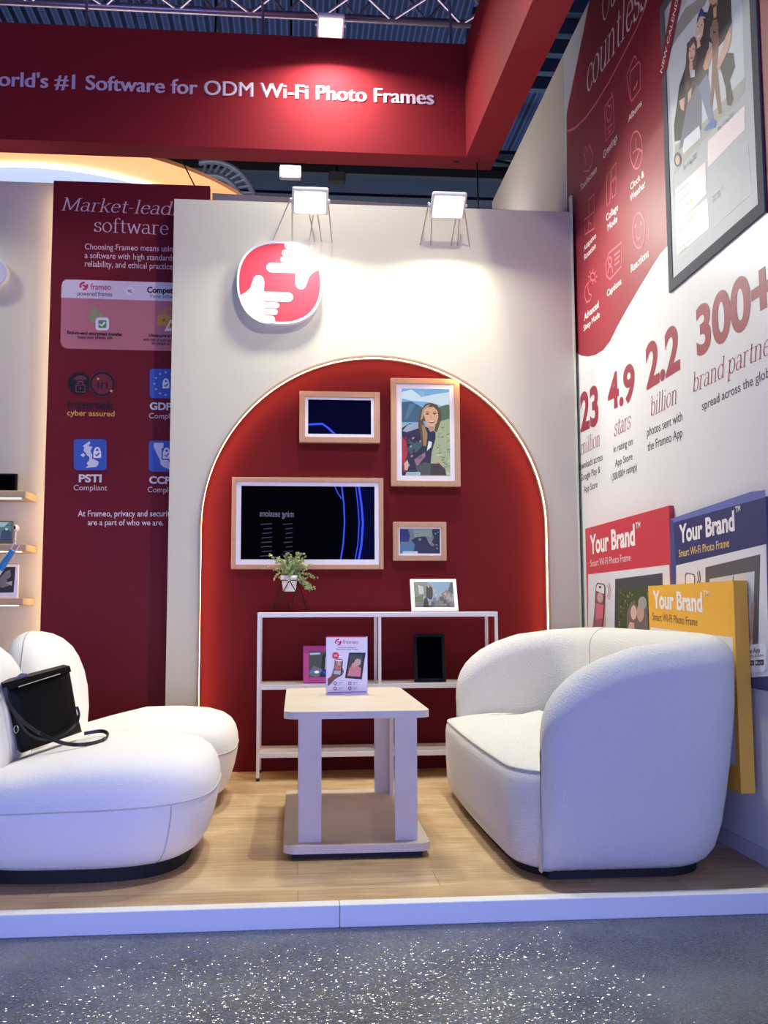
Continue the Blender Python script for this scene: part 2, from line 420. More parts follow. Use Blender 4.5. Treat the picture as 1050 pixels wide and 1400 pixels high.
def carpet_mat():
    m = bpy.data.materials.new('grey_carpet_under_film'); m.use_nodes = True; nt = m.node_tree; b = nt.nodes['Principled BSDF']
    tc = nt.nodes.new('ShaderNodeTexCoord')
    n1 = nt.nodes.new('ShaderNodeTexNoise'); n1.inputs['Scale'].default_value = 160; n1.inputs['Detail'].default_value = 3
    n2 = nt.nodes.new('ShaderNodeTexNoise'); n2.inputs['Scale'].default_value = 3.5; n2.inputs['Detail'].default_value = 4
    for n in (n1, n2): nt.links.new(tc.outputs['Object'], n.inputs['Vector'])
    rp = nt.nodes.new('ShaderNodeValToRGB')
    rp.color_ramp.elements[0].position = .35; rp.color_ramp.elements[1].position = .68
    rp.color_ramp.elements[0].color = rgb(55, 58, 58); rp.color_ramp.elements[1].color = rgb(112, 116, 112)
    ad = nt.nodes.new('ShaderNodeMath'); ad.operation = 'MULTIPLY_ADD'; ad.inputs[1].default_value = .45
    sb = nt.nodes.new('ShaderNodeMath'); sb.operation = 'MULTIPLY'; sb.inputs[1].default_value = .55
    nt.links.new(n2.outputs[0], sb.inputs[0]); nt.links.new(n1.outputs[0], ad.inputs[0]); nt.links.new(sb.outputs[0], ad.inputs[2])
    nt.links.new(ad.outputs[0], rp.inputs[0]); nt.links.new(rp.outputs[0], b.inputs['Base Color'])
    b.inputs['Roughness'].default_value = 0.8; b.inputs['Specular IOR Level'].default_value = .2
    # crinkled clear protective film on top: a glossy coat of tiny tilted facets
    mp = nt.nodes.new('ShaderNodeMapping'); mp.inputs['Scale'].default_value = (.85, 2.2, 1)
    vo = nt.nodes.new('ShaderNodeTexVoronoi'); vo.inputs['Scale'].default_value = 235
    nt.links.new(tc.outputs['Object'], mp.inputs[0]); nt.links.new(mp.outputs[0], vo.inputs['Vector'])
    s1 = nt.nodes.new('ShaderNodeVectorMath'); s1.operation = 'SUBTRACT'; s1.inputs[1].default_value = (.5, .5, .5)
    s2 = nt.nodes.new('ShaderNodeVectorMath'); s2.operation = 'MULTIPLY'; s2.inputs[1].default_value = (.62, .62, 0)
    s3 = nt.nodes.new('ShaderNodeVectorMath'); s3.operation = 'ADD'; s3.inputs[1].default_value = (0, 0, 1)
    s4 = nt.nodes.new('ShaderNodeVectorMath'); s4.operation = 'NORMALIZE'
    nt.links.new(vo.outputs['Color'], s1.inputs[0]); nt.links.new(s1.outputs[0], s2.inputs[0]); nt.links.new(s2.outputs[0], s3.inputs[0]); nt.links.new(s3.outputs[0], s4.inputs[0])
    nt.links.new(s4.outputs[0], b.inputs['Coat Normal'])
    b.inputs['Coat Weight'].default_value = 1.0; b.inputs['Coat Roughness'].default_value = 0.13; b.inputs['Coat IOR'].default_value = 1.5
    return m
M['carpet'] = carpet_mat()
def slat_mat():
    m = mat('corrugated_cladding', rgb(58, 68, 104), 0.55); nt = m.node_tree; b = nt.nodes['Principled BSDF']
    tc = nt.nodes.new('ShaderNodeTexCoord'); wv = nt.nodes.new('ShaderNodeTexWave'); wv.bands_direction = 'X'
    wv.inputs['Scale'].default_value = 1.4; bp = nt.nodes.new('ShaderNodeBump'); bp.inputs['Distance'].default_value = .25
    nt.links.new(tc.outputs['Object'], wv.inputs['Vector']); nt.links.new(wv.outputs[1], bp.inputs['Height']); nt.links.new(bp.outputs[0], b.inputs['Normal'])
    return m
M['clad'] = slat_mat()

def area(name, loc, aim, sx, sy, power, col=(1, 1, 1), spread=180):
    l = bpy.data.lights.new(name, 'AREA'); l.shape = 'RECTANGLE'; l.size = sx; l.size_y = sy; l.energy = power; l.color = col
    l.spread = math.radians(spread)
    o = bpy.data.objects.new(name, l); COL.objects.link(o); o.location = loc
    o.rotation_euler = Vector(aim).to_track_quat('-Z', 'Y').to_euler()
    return o

# ------------------------------------------------------------------ the setting
XW = 1.648; YB = 5.565; YR = 5.655; YF = 3.095
ZC = -0.060                                                        # aisle carpet level
def struct(name, mb, m, parent=None, smooth=False):
    o = mb.build(name, m, parent, smooth)
    if parent is None: o['kind'] = 'structure'
    return o
struct('floor', MB().box((-3.2, YF+.045, -.05), (XW, 6.1, 0)), M['floor'])
struct('carpet', MB().box((-9, -6, ZC-.02), (9, 16, ZC)), M['carpet'])
xj = PY(464.5, 1240, YF).x
struct('trim_1', MB().box((-3.2, YF, ZC), (xj-.001, YF+.052, .006), .002, 1), M['white_trim'])
struct('trim_2', MB().box((xj+.001, YF, ZC), (XW+.2, YF+.052, .006), .002, 1), M['white_trim'])

# beige front wall with the arch cut out
pL = PY(238.3, 271, YB); pR = PY(780.4, 290.5, YB)
bx0, bx1, bz = pL.x, 1.620, (pL.z+pR.z)/2
aL = PY(272, 800, YB).x; aR = PY(751, 780, YB).x; ac = (aL+aR)/2; ar = (aR-aL)/2
azt = PY(510, 486.5, YB).z; az = azt-ar
def arch_wall(y0, y1):
    out = [Vector((bx0, y0, 0)), Vector((bx0, y0, bz)), Vector((bx1, y0, bz)), Vector((bx1, y0, 0)), Vector((aR, y0, 0))]
    out += [Vector((ac+ar*math.cos(t), y0, az+ar*math.sin(t))) for t in [PI*k/48 for k in range(49)]]
    out += [Vector((aL, y0, 0))]
    return MB().prism(out, (0, y1-y0, 0))
o = struct('wall_front', arch_wall(YB, YR-.002), M['cream']); fixn(o)
struct('wall_recess', MB().box((bx0, YR, 0), (bx1, YR+.03, bz-.01)), M['red_wall'])
# pale edge profile down the right side of the beige wall
struct('trim_3', MB().box((bx1, YB-.006, 0), (bx1+.010, YB+.03, bz+.10)), mat('pale_profile', rgb(228, 230, 200), .4))
# LED line in the arch reveal
def arch_pts(rr, y, n=64):
    pts = [Vector((aR-(ar-rr), y, 0.0))] + [Vector((ac+rr*math.cos(PI*k/n), y, az+rr*math.sin(PI*k/n))) for k in range(n+1)] + [Vector((aL+(ar-rr), y, 0.0))]
    return pts
def arch_band(r0, r1, y0, y1):
    a = arch_pts(r0, y0); b = arch_pts(r1, y0); c = arch_pts(r1, y1); d = arch_pts(r0, y1)
    rows = [[a[i], b[i], c[i], d[i]] for i in range(len(a))]
    return MB().grid(rows, closed=True, cap0=True, cap1=True)
o = struct('trim_4', arch_band(ar-.006, ar-.0005, YB+.016, YB+.034), M['led_arch']); fixn(o)
o = struct('trim_5', arch_band(ar-.007, ar+.003, YB-.010, YB+.012), mat('bronze_edge', rgb(190, 150, 125), .5)); fixn(o)

# wall standing behind the beige one, turned a little
q0 = Vector((-.51, 5.76, 0)); q1 = Vector((1.62, 5.88, 0))
struct('wall_back', MB().prism([q0, q1, q1+Vector((0, 0, 3.378)), q0+Vector((0, 0, 3.378))], (0.006, .10, 0)), mat('grey_back_board', rgb(150, 142, 144), .7))
# cream shelf wall far left
struct('wall_left', MB().box((-3.4, 5.86, 0), (-.9, 5.92, 3.45)), M['cream'])

# right-hand graphic wall: cream stretch behind, white printed stretch in front
YS = PX(774, 289, XW).y
ztop = 4.345
struct('wall_right', MB().box((XW, 1.2, ZC), (XW+.08, YS-.004, ztop)), M['white_print'])
wr = bpy.data.objects['wall_right']
struct('wall_side', MB().box((XW, YS+.004, 0), (XW+.08, 8.0, ztop)), M['cream'])
struct('baseboard_right', MB().box((XW-.012, YF+.05, 0), (XW, 5.55, .055)), mat('grey_white_skirting', rgb(205, 205, 212), .4))

# hall shell
struct('ceiling', MB().box((-22, -8, 12), (22, 30, 12.2)), M['clad'])
struct('wall_hall', MB().box((-22, 24, ZC), (22, 24.3, 12)), mat('slate_hall_wall', rgb(58, 66, 80), .8))

# ------------------------------------------------------------------ right wall print
c = Canvas((XW, 3.5, 1.5), (0, -1, 0), (0, 0, 1))
RED = rgb(150, 36, 52)
c.poly([(774.6, 157), (777, 143), (786, 100), (797, 46), (806, 0), (822, -70), (1000, -420), (1300, -900), (1300, 200), (1140, 262), (1060, 294), (1043, 290), (1010, 280), (970, 292), (940, 310), (911, 338),
        (903, 346.7), (892.7, 362.7), (876.7, 389), (858, 421), (844.7, 445), (834, 466.7), (824.7, 478.7), (814, 485.3), (803.3, 487.5), (794, 486), (786, 480.5), (780, 474), (776, 466)], RED)
c.build('printed_shape', wr)
c = Canvas((XW-.0006, 3.5, 1.5), (0, -1, 0), (0, 0, 1))
c.line([(774.2, 179.5), (781, 177.5), (787.6, 174), (801.4, 160), (815, 141), (832, 113), (851, 77), (870.5, 38.7), (881.5, 11), (890, -12)], .014, PINK)
c.text('countless', (803, 128), (886, 2), 76, WHITE, VF=SERI)
c.text('Our', (824, 32), (850, -14), -18, WHITE, VF=SERI)
z6 = lambda x, y: (760+x/3.62, y/3.62)
z7 = lambda x, y: (770+x/3.75, 200+y/3.75)
for s_, a, b, t in (('Albums', (859.4, 167), (877.4, 143.6), 158), ('Greetings', (825, 218), (844, 190.6), 207), ('Touchscreen', (793.7, 262), (816, 234), 252.8),
                    ('Clock &', (862, 260), (880.7, 241), 250.7), ('Weather', (861.5, 276.5), (882.5, 254.7), 266.7), ('Collage', (829, 302.7), (845, 286.7), 293), ('Mode', (831, 316), (844, 302.7), 306.7),
                    ('Adaptive', (798, 344), (814.8, 325), 336), ('Rotation', (799, 356), (814.5, 338.7), 348), ('Captions', (830, 406), (849.5, 388), 397), ('Reactions', (862.8, 373), (887, 350), 362),
                    ('Advanced', (799, 438.7), (818.5, 420), 429), ('Sleep Mode', (798, 453), (820, 433), 445)):
    c.text(s_, a, b, t, WHITE, bold=0.012)
c.build('lettering', wr)
c = Canvas((XW-.0012, 3.5, 1.5), (0, -1, 0), (0, 0, 1)); LW = .010
z4 = lambda x, y: (800+x/7, 50+y/7)
def L(pts, closed=False, f=lambda x, y: (x, y)): c.line([f(*p) for p in pts], LW, PINK, True, closed)
L([(430, 350), (440, 330), (515, 240), (528, 260), (530, 500), (445, 620), (435, 600)], True, z4); L([(430, 595), (400, 380), (405, 350), (470, 190), (485, 195), (490, 225)], False, z4)
c.poly([z4(*p) for p in ((458, 520), (470, 470), (480, 480), (500, 410), (502, 455), (475, 510))], PINK)
L([(185, 690), (190, 670), (262, 565), (268, 580), (280, 890), (200, 1000)], True, z4); L([(250, 535), (266, 575)], False, z4)
L([(215, 660), (205, 700), (205, 780), (222, 815), (245, 780), (255, 700), (250, 650), (232, 670)], True, z4); L([(215, 890), (262, 830)], False, z4); L([(222, 925), (250, 890)], False, z4)
c.ring(*z4(490, 1085), 8.4, 25.7, LW, PINK); L([(485, 970), (490, 1080), (455, 1120)], False, z4); L([(490, 1080), (515, 1075), (550, 1105)], False, z4); L([(520, 1090), (470, 1250)], False, z4)
L([(140, 760), (145, 720), (158, 750), (165, 715), (175, 740), (183, 765), (178, 810), (165, 845), (140, 848), (150, 810)], True, z6)
L([(222, 150), (245, 125), (240, 285), (225, 305)], True, z7); L([(247, 120), (272, 85), (270, 150), (250, 180)], True, z7); L([(248, 190), (272, 160), (270, 245), (252, 265)], True, z7)
L([(132, 350), (130, 275), (158, 245), (160, 330)], False, z7); L([(108, 378), (160, 335), (160, 420), (112, 452)], True, z7); L([(140, 350), (132, 390), (145, 400)], False, z7); L([(128, 362), (130, 438)], False, z7)
L([(235, 548), (300, 492), (297, 618), (240, 682), (222, 662), (218, 600)], True, z7); c.ring(*z7(240, 588), 2.4, 5, LW, PINK); L([(228, 655), (236, 618), (250, 615), (254, 650)], False, z7)
for a_ in ((262, 560, 291, 535), (264, 585, 291, 560), (264, 610, 289, 588)): L([(a_[0], a_[1]), (a_[2], a_[3])], False, z7)
c.ring(*z7(388, 432), 8.2, 24, LW, PINK); c.ell(*z7(372, 410), 1.6, 3.2, PINK); c.ell(*z7(400, 396), 1.6, 3.2, PINK); L([(374, 452), (382, 476), (394, 470), (404, 440)], False, z7)
c.ring(*z7(152, 668), 3.2, 5.4, LW, PINK)
for k in range(8):
    t = k*PI/4; L([(152+17*math.cos(t), 668+27*math.sin(t)), (152+23*math.cos(t), 668+40*math.sin(t))], False, z7)
L([(130, 698), (114, 722), (110, 770), (120, 800), (138, 790), (146, 765), (132, 755), (127, 725)], True, z7)
c.build('printed_icon', wr)
c = Canvas((XW-.0006, 3.5, 1.5), (0, -1, 0), (0, 0, 1))
NUM = rgb(158, 44, 66); INKD = rgb(70, 70, 78)
c.text('23', (794, 589), (818.5, 577.5), 537.5, NUM, bold=.035)
c.text('4.9', (831.6, 560.5), (868.5, 544), 513, NUM, bold=.035)
c.text('2.2', (884, 531), (930, 502), 471, NUM, bold=.035)
c.text('300+', (953, 486), (1061, 421), 420, NUM, bold=.035)
c.text('million', (794, 622), (820, 609), 601, NUM, VF=SERB); c.text('stars', (840, 597), (862.5, 585), 576, NUM, VF=SERB)
c.text('billion', (890, 569), (925, 551), 542, NUM, VF=SERB); c.text('brand partners', (948, 536.5), (1072, 474), 509, NUM, VF=SERB)
for s_, a, b, t in (('spread across the globe', (960, 561), (1058, 512), 549), ('photos sent with', (884.7, 597), (933, 574.7), 585), ('the Frameo App', (885.5, 617), (933, 597), 605),
                    ('in rating on', (839, 619), (865, 607.5), 610), ('App Store', (841, 638), (864.7, 628), 628.5), ('(500.000+ ratings)', (836.7, 657.5), (870.8, 642), 648),
                    ('downloads across', (791.3, 643.5), (824, 629), 634), ('Google Play &', (794, 658), (820.7, 646), 649), ('App Store', (798.5, 674), (817, 666), 665)):
    c.text(s_, a, b, t, INKD, bold=0.004)
c.build('lettering', wr)

# calendar display (large framed poster panel on the wall)
XC = XW-.009
bl = PX(914.4, 400, XC); br_ = PX(1045.4, 290, XC); tl = PX(899.5, 15, XC)
yf, yn, zb, zt = bl.y, br_.y, (bl.z+br_.z)/2, tl.z
cal = thing('calendar_display', (XW-.005, (yf+yn)/2, zb), 'large grey framed calendar poster with a family photo on the graphic wall', 'poster')
fwid = .048
fr = MB()
for a, b in (((yf, zb), (yf-fwid, zt)), ((yn+fwid, zb), (yn, zt)), ((yf-fwid, zb), (yn+fwid, zb+fwid)), ((yf-fwid, zt-fwid), (yn+fwid, zt))):
    fr.box((XC, a[0], a[1]), (XW-.001, b[0], b[1]))
fr.build('frame', M['grey'], cal)
MB().box((XC+.003, yf-fwid, zb+fwid), (XW-.0015, yn+fwid, zt-fwid)).build('panel', mat('calendar_white', rgb(186, 190, 196), .6), cal)
c = Canvas((XC+.003, (yf+yn)/2, zb), (0, -1, 0), (0, 0, 1), .0002)
Z = lambda pts: [z6(*p) for p in pts]
ph = [(913, 60), (917, 150), (921.6, 237.5), (1018.4, 125.7), (1014, 0), (1011, -75), (960, -10), (913, 60)]
c.poly([(912, 58), (921.6, 237.5), (1018.4, 125.7), (1010, -150)], rgb(205, 214, 224)); c.up()
c.poly(Z([(560, 260), (600, 190), (680, 90), (740, 20), (760, -40), (640, 40), (560, 190)]), rgb(150, 150, 148))
c.poly(Z([(585, 860), (590, 720), (700, 640), (935, 380), (935, 455)]), rgb(170, 170, 165))
c.up()
c.poly(Z([(682, 180), (650, 215), (642, 330), (612, 420), (585, 620), (588, 700), (640, 690), (680, 630), (720, 560), (725, 420), (700, 300)]), rgb(52, 46, 50))
c.poly(Z([(700, 90), (730, 60), (755, 60), (760, 150), (755, 380), (720, 420), (690, 300)]), rgb(58, 54, 60))
c.poly(Z([(752, 60), (770, -10), (865, -30), (872, 110), (845, 185), (800, 240), (752, 200)]), rgb(50, 50, 56))
c.poly(Z([(815, 260), (880, 262), (888, 330), (862, 400), (880, 490), (868, 525), (848, 520), (840, 430), (815, 340)]), rgb(46, 46, 54))
c.up()
c.poly(Z([(650, 520), (700, 420), (722, 440), (722, 640), (640, 720), (610, 740)]), rgb(108, 112, 132))
c.poly(Z([(705, 430), (748, 362), (762, 420), (782, 590), (758, 600)]), rgb(122, 130, 160))
c.poly(Z([(770, 130), (790, 95), (806, 130), (808, 200), (800, 330), (822, 560), (806, 565), (786, 430), (775, 540), (765, 530), (775, 300)]), rgb(138, 100, 86))
c.up()
z8 = lambda x, y: (890+x/6.5625, y/6.5625)
G = lambda pts: [z8(*p) for p in pts]
HAIR = rgb(104, 78, 76); SK = rgb(226, 188, 174)
c.poly(G([(385, 325), (345, 375), (325, 480), (312, 600), (300, 740), (310, 810), (345, 800), (350, 640), (400, 620), (410, 560), (414, 420), (402, 340)]), HAIR)
c.poly(G([(470, 140), (490, 160), (500, 260), (490, 400), (462, 420), (440, 300)]), rgb(48, 40, 46))
c.poly(G([(560, 180), (590, 170), (606, 215), (604, 300), (585, 360), (555, 370), (530, 330), (535, 250)]), rgb(150, 120, 106))
c.up()
c.poly(G([(362, 385), (385, 378), (400, 420), (396, 490), (378, 545), (352, 560), (340, 500), (346, 430)]), SK); c.poly(G([(345, 600), (350, 560), (375, 550), (380, 640), (350, 650)]), SK)
c.poly(G([(415, 210), (440, 160), (470, 165), (478, 220), (465, 320), (435, 375), (412, 370), (402, 290)]), SK); c.poly(G([(415, 370), (440, 370), (450, 410), (415, 440)]), SK)
c.poly(G([(515, -20), (600, -20), (600, 40), (570, 70), (540, 55), (520, 20)]), rgb(206, 164, 146)); c.poly(G([(560, 65), (590, 50), (590, 150), (565, 165)]), rgb(206, 164, 146))
c.up()
c.poly(G([(360, 340), (400, 350), (408, 420), (385, 380), (350, 440), (345, 400)]), HAIR)
c.poly(G([(412, 215), (430, 120), (455, 68), (474, 100), (476, 145), (440, 165)]), rgb(44, 58, 120)); c.poly(G([(425, 175), (450, 145), (488, 150), (490, 165), (450, 165)]), rgb(196, 186, 180))
c.poly(G([(530, 25), (560, 45), (595, 20), (590, 50), (568, 72), (542, 58)]), rgb(96, 70, 64))
for x, y in ((352, 455), (384, 440), (425, 240), (458, 225)): c.ell(*z8(x, y), 1.1, .9, rgb(70, 50, 50), n=8)
c.poly(G([(352, 520), (382, 505), (375, 525), (358, 532)]), rgb(190, 90, 96)); c.poly(G([(415, 325), (450, 305), (440, 330), (422, 338)]), rgb(244, 232, 230))
c.line(G([(368, 460), (366, 490), (374, 492)]), .004, rgb(196, 150, 138)); c.line(G([(440, 245), (438, 280), (448, 282)]), .004, rgb(196, 150, 138))
for x, y in ((552, 230), (582, 225)): c.ell(*z8(x, y), 1, 1, rgb(60, 44, 40), n=8)
c.ell(*z8(572, 290), 2, 1.8, rgb(66, 50, 48), n=10)
c.poly(Z([(730, 330), (752, 250), (775, 215), (780, 260), (755, 340), (738, 350)]), rgb(206, 160, 140))
c.poly(Z([(840, 185), (870, 120), (868, 200), (850, 260), (808, 350), (798, 330)]), rgb(210, 168, 148))
c.poly(Z([(612, 500), (640, 480), (636, 550), (620, 540)]), rgb(210, 170, 155)); c.poly(Z([(655, 460), (675, 430), (672, 480), (655, 510)]), rgb(210, 170, 155))
c.poly(Z([(735, 640), (775, 585), (795, 600), (790, 630), (740, 650)]), rgb(70, 110, 190))
c.poly(Z([(664, 350), (690, 345), (690, 380), (668, 385)]), rgb(205, 215, 225))
c.ell(*z6(604, 790), 5, 10, rgb(60, 70, 100))
c.poly(Z([(628, 740), (636, 690), (712, 620), (720, 680), (632, 765)]), rgb(222, 226, 236))
c.up(); c.ell(*z6(604, 792), 3, 6.5, rgb(205, 165, 145))
c.build('calendar_page', cal)
c = Canvas((XC-.0006, (yf+yn)/2, zb), (0, -1, 0), (0, 0, 1), .0002)
c.poly([(899.3, 107), (907, 105), (911, 95), (937, -30), (924, -30)], rgb(140, 24, 48)); c.up()
c.text('NEW CALENDAR FEATURE', (905.2, 100.5), (949, -97), 91, WHITE, bold=.01)
c.build('ribbon', cal)
c = Canvas((XC+.0024, (yf+yn)/2, zb), (0, -1, 0), (0, 0, 1), .0001)
GR = rgb(120, 120, 128); PB = rgb(244, 228, 230)
c.poly(Z([(752, 700), (935, 520), (935, 640), (752, 830)]), PB); c.poly(Z([(590, 940), (740, 800), (745, 960), (592, 1120)]), PB)
c.poly([z7(*p) for p in ((578, 400), (740, 262), (748, 420), (582, 560))], PB)
c.up()
for s_, a, b, t in (('Tue 11 Aug 2025', (629, 848), (697, 780), 820), ('Wed 12 Aug 2025', (800, 652), (880, 570), 632)):
    c.text(s_, z6(*a), z6(*b), z6(a[0], t)[1], GR)
for s_, a, b in (('Fika with girls', (600, 965), (655, 912)), ('Yearly cleanup', (602, 1012), (658, 958)), ('Paris in birthday', (604, 1062), (660, 1006)), ('Sunny days  17', (775, 985), (826, 935)), ('12.00 - 15.00', (777, 1005), (815, 968))):
    c.text(s_, z6(*a), z6(*b), z6(a[0], a[1]-17)[1], GR)
for s_, a, b in (('Add a birthday', (592, 440), (652, 385)), ('7.00 - 19.00', (595, 462), (630, 428)), ('Summer vacation', (597, 532), (660, 478)), ('11.00 - 18.00', (600, 552), (632, 522))):
    c.text(s_, z7(*a), z7(*b), z7(a[0], a[1]-17)[1], GR)
c.up(); c.line([z7(562, 140), z7(585, 580), z7(965, 238), z7(948, 0)], .004, rgb(205, 208, 214))
c.up()
for x, y in ((657, 275), (661, 365)): c.ell(*z7(x, y), 1.6, 3, rgb(235, 185, 90))
c.build('calendar_entries', cal)

# product boxes on the wall
def brand_text(c, pts, col2, sub=True):
    c.text('Your Brand', pts[0], pts[1], pts[2], WHITE, bold=.035)
    c.text('TM', pts[3], pts[4], pts[5], WHITE, bold=.012)
    c.text('Smart Wi-Fi Photo Frame', pts[6], pts[7], pts[8], col2, bold=.008)
z1 = lambda x, y: (780+x/3.889, 660+y/3.889)
Q = lambda pts: [z1(*p) for p in pts]
def wallbox(name, XF, XB, ptl, ptr, zbot, m, label):
    a = PX(*ptl, XF); b = PX(*ptr, XF); z = (a.z+b.z)/2
    t = thing(name, ((XF+XB)/2, (a.y+b.y)/2, zbot), label, 'box')
    MB().box((XF, b.y, zbot), (XB, a.y, z)).build('carton', m, t)
    return t, Canvas((XF, a.y, z), (0, -1, 0), (0, 0, 1))
t, c = wallbox('photo_frame_box', XW-.022, XW-.001, (800, 722), (914.5, 692.5), .55, M['boxred'], 'red and white picture frame packaging panel on the right wall, nearest the arch')
WB = rgb(226, 226, 232)
c.poly(Q([(94, 488), (525, 436), (540, 800), (540, 1500), (94, 1500)]), WB); c.up()
brand_text(c, (z1(105, 377), z1(344, 328), z1(105, 280)[1], z1(347, 243), z1(372, 238), z1(347, 212)[1], z1(106, 446), z1(320, 415), z1(106, 410)[1]), rgb(235, 200, 205))
c.poly(Q([(238, 512), (490, 480), (492, 1500), (225, 1500)]), rgb(72, 74, 84)); c.up()
c.poly(Q([(255, 575), (420, 545), (492, 540), (492, 1400), (240, 1400)]), rgb(70, 84, 52)); c.up()
for k in range(60):
    x = 258+random.random()*160; y = 575+random.random()*190
    c.ell(*z1(x, y), 1.2, 2.0, random.choice((rgb(98, 116, 70), rgb(48, 60, 40), rgb(128, 138, 88))), n=6)
c.up(); c.poly(Q([(300, 790), (302, 690), (322, 635), (345, 625), (350, 680), (365, 640), (385, 606), (402, 620), (412, 700), (420, 900), (300, 900)]), rgb(120, 104, 100)); c.up()
c.poly(Q([(298, 800), (318, 740), (340, 745), (345, 800)]), rgb(220, 178, 160)); c.ell(*z1(338, 690), 4.2, 10, rgb(222, 184, 168)); c.ell(*z1(374, 690), 5, 13, rgb(200, 156, 142)); c.ell(*z1(385, 640), 6, 9, rgb(168, 162, 162))
c.poly(Q([(112, 800), (128, 700), (136, 560), (188, 555), (186, 690), (190, 800)]), rgb(214, 160, 152)); c.up()
c.poly(Q([(138, 545), (145, 532), (180, 538), (187, 552), (182, 700), (172, 800), (122, 800)]), rgb(32, 32, 38)); c.up()
c.poly(Q([(141, 550), (148, 538), (178, 543), (183, 556), (182, 592), (139, 575)]), rgb(232, 230, 236)); c.poly(Q([(139, 580), (181, 596), (176, 700), (168, 795), (126, 795)]), rgb(150, 96, 100)); c.up()
c.ell(*z1(160, 610), 4, 7, rgb(205, 170, 160)); c.poly(Q([(138, 640), (180, 650), (176, 720), (135, 730)]), rgb(216, 110, 130)); c.ell(*z1(160, 555), 1.7, 1.7, rgb(20, 20, 24), n=8)
c.ring(*z1(188, 578), 4.5, 9.5, .006, rgb(205, 80, 100), a0=-60, a1=60); c.ring(*z1(196, 578), 4.8, 13, .006, rgb(205, 80, 100), a0=-60, a1=60)
c.build('printed_cover', t)

t, c = wallbox('photo_frame_box', XW-.022, XW-.001, (920, 712), (1046.5, 675), .612, M['navy'], 'navy and white picture frame packaging panel at the right edge of the photo')
c.poly(Q([(548, 212), (530, 193), (560, 183), (960, 48), (1035, 38), (1036, 76)]), rgb(104, 116, 184)); c.poly(Q([(530, 193), (548, 205), (562, 440), (560, 1500), (540, 1500)]), rgb(66, 78, 140))
c.poly(Q([(562, 440), (1041, 326), (1056, 1028), (562, 1060)]), WB); c.up()
brand_text(c, (z1(580, 318), z1(874, 250), z1(580, 225)[1], z1(877, 160), z1(904, 150), z1(877, 128)[1], z1(577, 396), z1(845, 340), z1(577, 356)[1]), rgb(232, 196, 120))
c.poly(Q([(718, 450), (1010, 380), (998, 900), (718, 960)]), rgb(92, 92, 98)); c.up()
c.poly(Q([(740, 512), (980, 470), (968, 905), (740, 940)]), rgb(206, 212, 222)); c.up()
c.poly(Q([(930, 560), (948, 600), (945, 720), (942, 860), (925, 860)]), rgb(70, 60, 66)); c.poly(Q([(962, 640), (980, 630), (970, 830), (950, 850)]), rgb(198, 160, 150)); c.ell(*z1(942, 640), 2.6, 8, rgb(214, 172, 160))
c.poly(Q([(864, 495), (869, 494), (869, 560), (864, 560)]), rgb(92, 92, 98))
c.poly(Q([(610, 492), (618, 478), (658, 486), (664, 500), (660, 700), (612, 700)]), rgb(36, 36, 42)); c.up(); c.poly(Q([(615, 495), (622, 484), (655, 490), (660, 503), (658, 600), (614, 600)]), rgb(232, 230, 236))
c.ring(*z1(668, 505), 3.5, 8, .006, rgb(60, 64, 90), a0=-60, a1=60); c.ring(*z1(676, 505), 3.8, 11, .006, rgb(60, 64, 90), a0=-60, a1=60)
c.up(); c.poly(Q([(900, 870), (1030, 852), (1044, 870), (1046, 985), (1030, 1005), (900, 1010)]), rgb(240, 240, 244)); c.up()
c.text('Frameo App', z1(905, 912), z1(1011, 899), z1(905, 890)[1], DARK, bold=.02); c.text('to Send Photos & Videos', z1(905, 934), z1(1030, 922), z1(905, 920)[1], INKD)
c.poly(Q([(900, 948), (979, 944), (979, 972), (900, 976)]), DARK); c.poly(Q([(986, 943), (1031, 940), (1031, 969), (986, 972)]), DARK); c.up()
c.text('App Store', z1(1000, 964), z1(1028, 961), z1(1000, 950)[1], WHITE); c.ell(*z1(993, 956), 1.2, 2.2, WHITE, n=8); c.text('Google Play', z1(925, 968), z1(975, 964), z1(925, 953)[1], WHITE)
c.build('printed_cover', t)

t, c = wallbox('photo_frame_box', XW-.078, XW-.026, (886, 797.5), (1002.5, 798.5), .245, M['yellow'], 'yellow picture frame packaging box standing out behind the curved white sofa')
c.poly(Q([(424, 768), (862, 822), (880, 1500), (424, 1500)]), WB); c.up()
brand_text(c, (z1(440, 662), z1(703, 685), z1(440, 572)[1], z1(708, 600), z1(734, 604), z1(708, 572)[1], z1(437, 730), z1(676, 762), z1(437, 690)[1]), rgb(120, 92, 60))
c.build('printed_cover', t)

# ------------------------------------------------------------------ maroon panel with the software text
YM = 5.72
mx0 = PY(73.5, 246, YM).x; mx1 = PY(287, 255, YM).x; mz = PY(180, 250.5, YM).z
mp = thing('display_panel', ((mx0+mx1)/2, YM+.03, 0), 'tall maroon panel with market-leading software text and compliance icons', 'panel')
MB().box((mx0, YM, 0), (mx1, YM+.05, mz)).build('board', M['maroon'], mp)
c = Canvas((mx0, YM, 1.5), (1, 0, 0), (0, 0, 1))
PW = rgb(226, 190, 200); PW2 = rgb(232, 215, 224)
z3 = lambda x, y: (x/4.0385, 220+y/4.0385)
z5 = lambda x, y: (60+x/5.25, 470+y/5.25)
c.text('Market-leading', (83.7, 287.3), (236, 294), 268.5, PW, VF=SERI, fit='Market-lead'); c.text('software', (128.7, 316.5), (230, 321), 296.5, PW, VF=SER)
for s_, f_, a, b, t_ in (('Choosing Frameo means using', 'Choosing Frameo means usin', (116, 340.8), (236, 343.8), 332.8), ('a software with high standards,', 'a software with high standards', (115.8, 352.7), (238.5, 356.6), 344.5), ('reliability, and ethical practices', 'reliability, and ethical practice', (116, 364.3), (236, 368.5), 356)):
    c.text(s_, a, b, t_, PW, fit=f_, bold=.006)
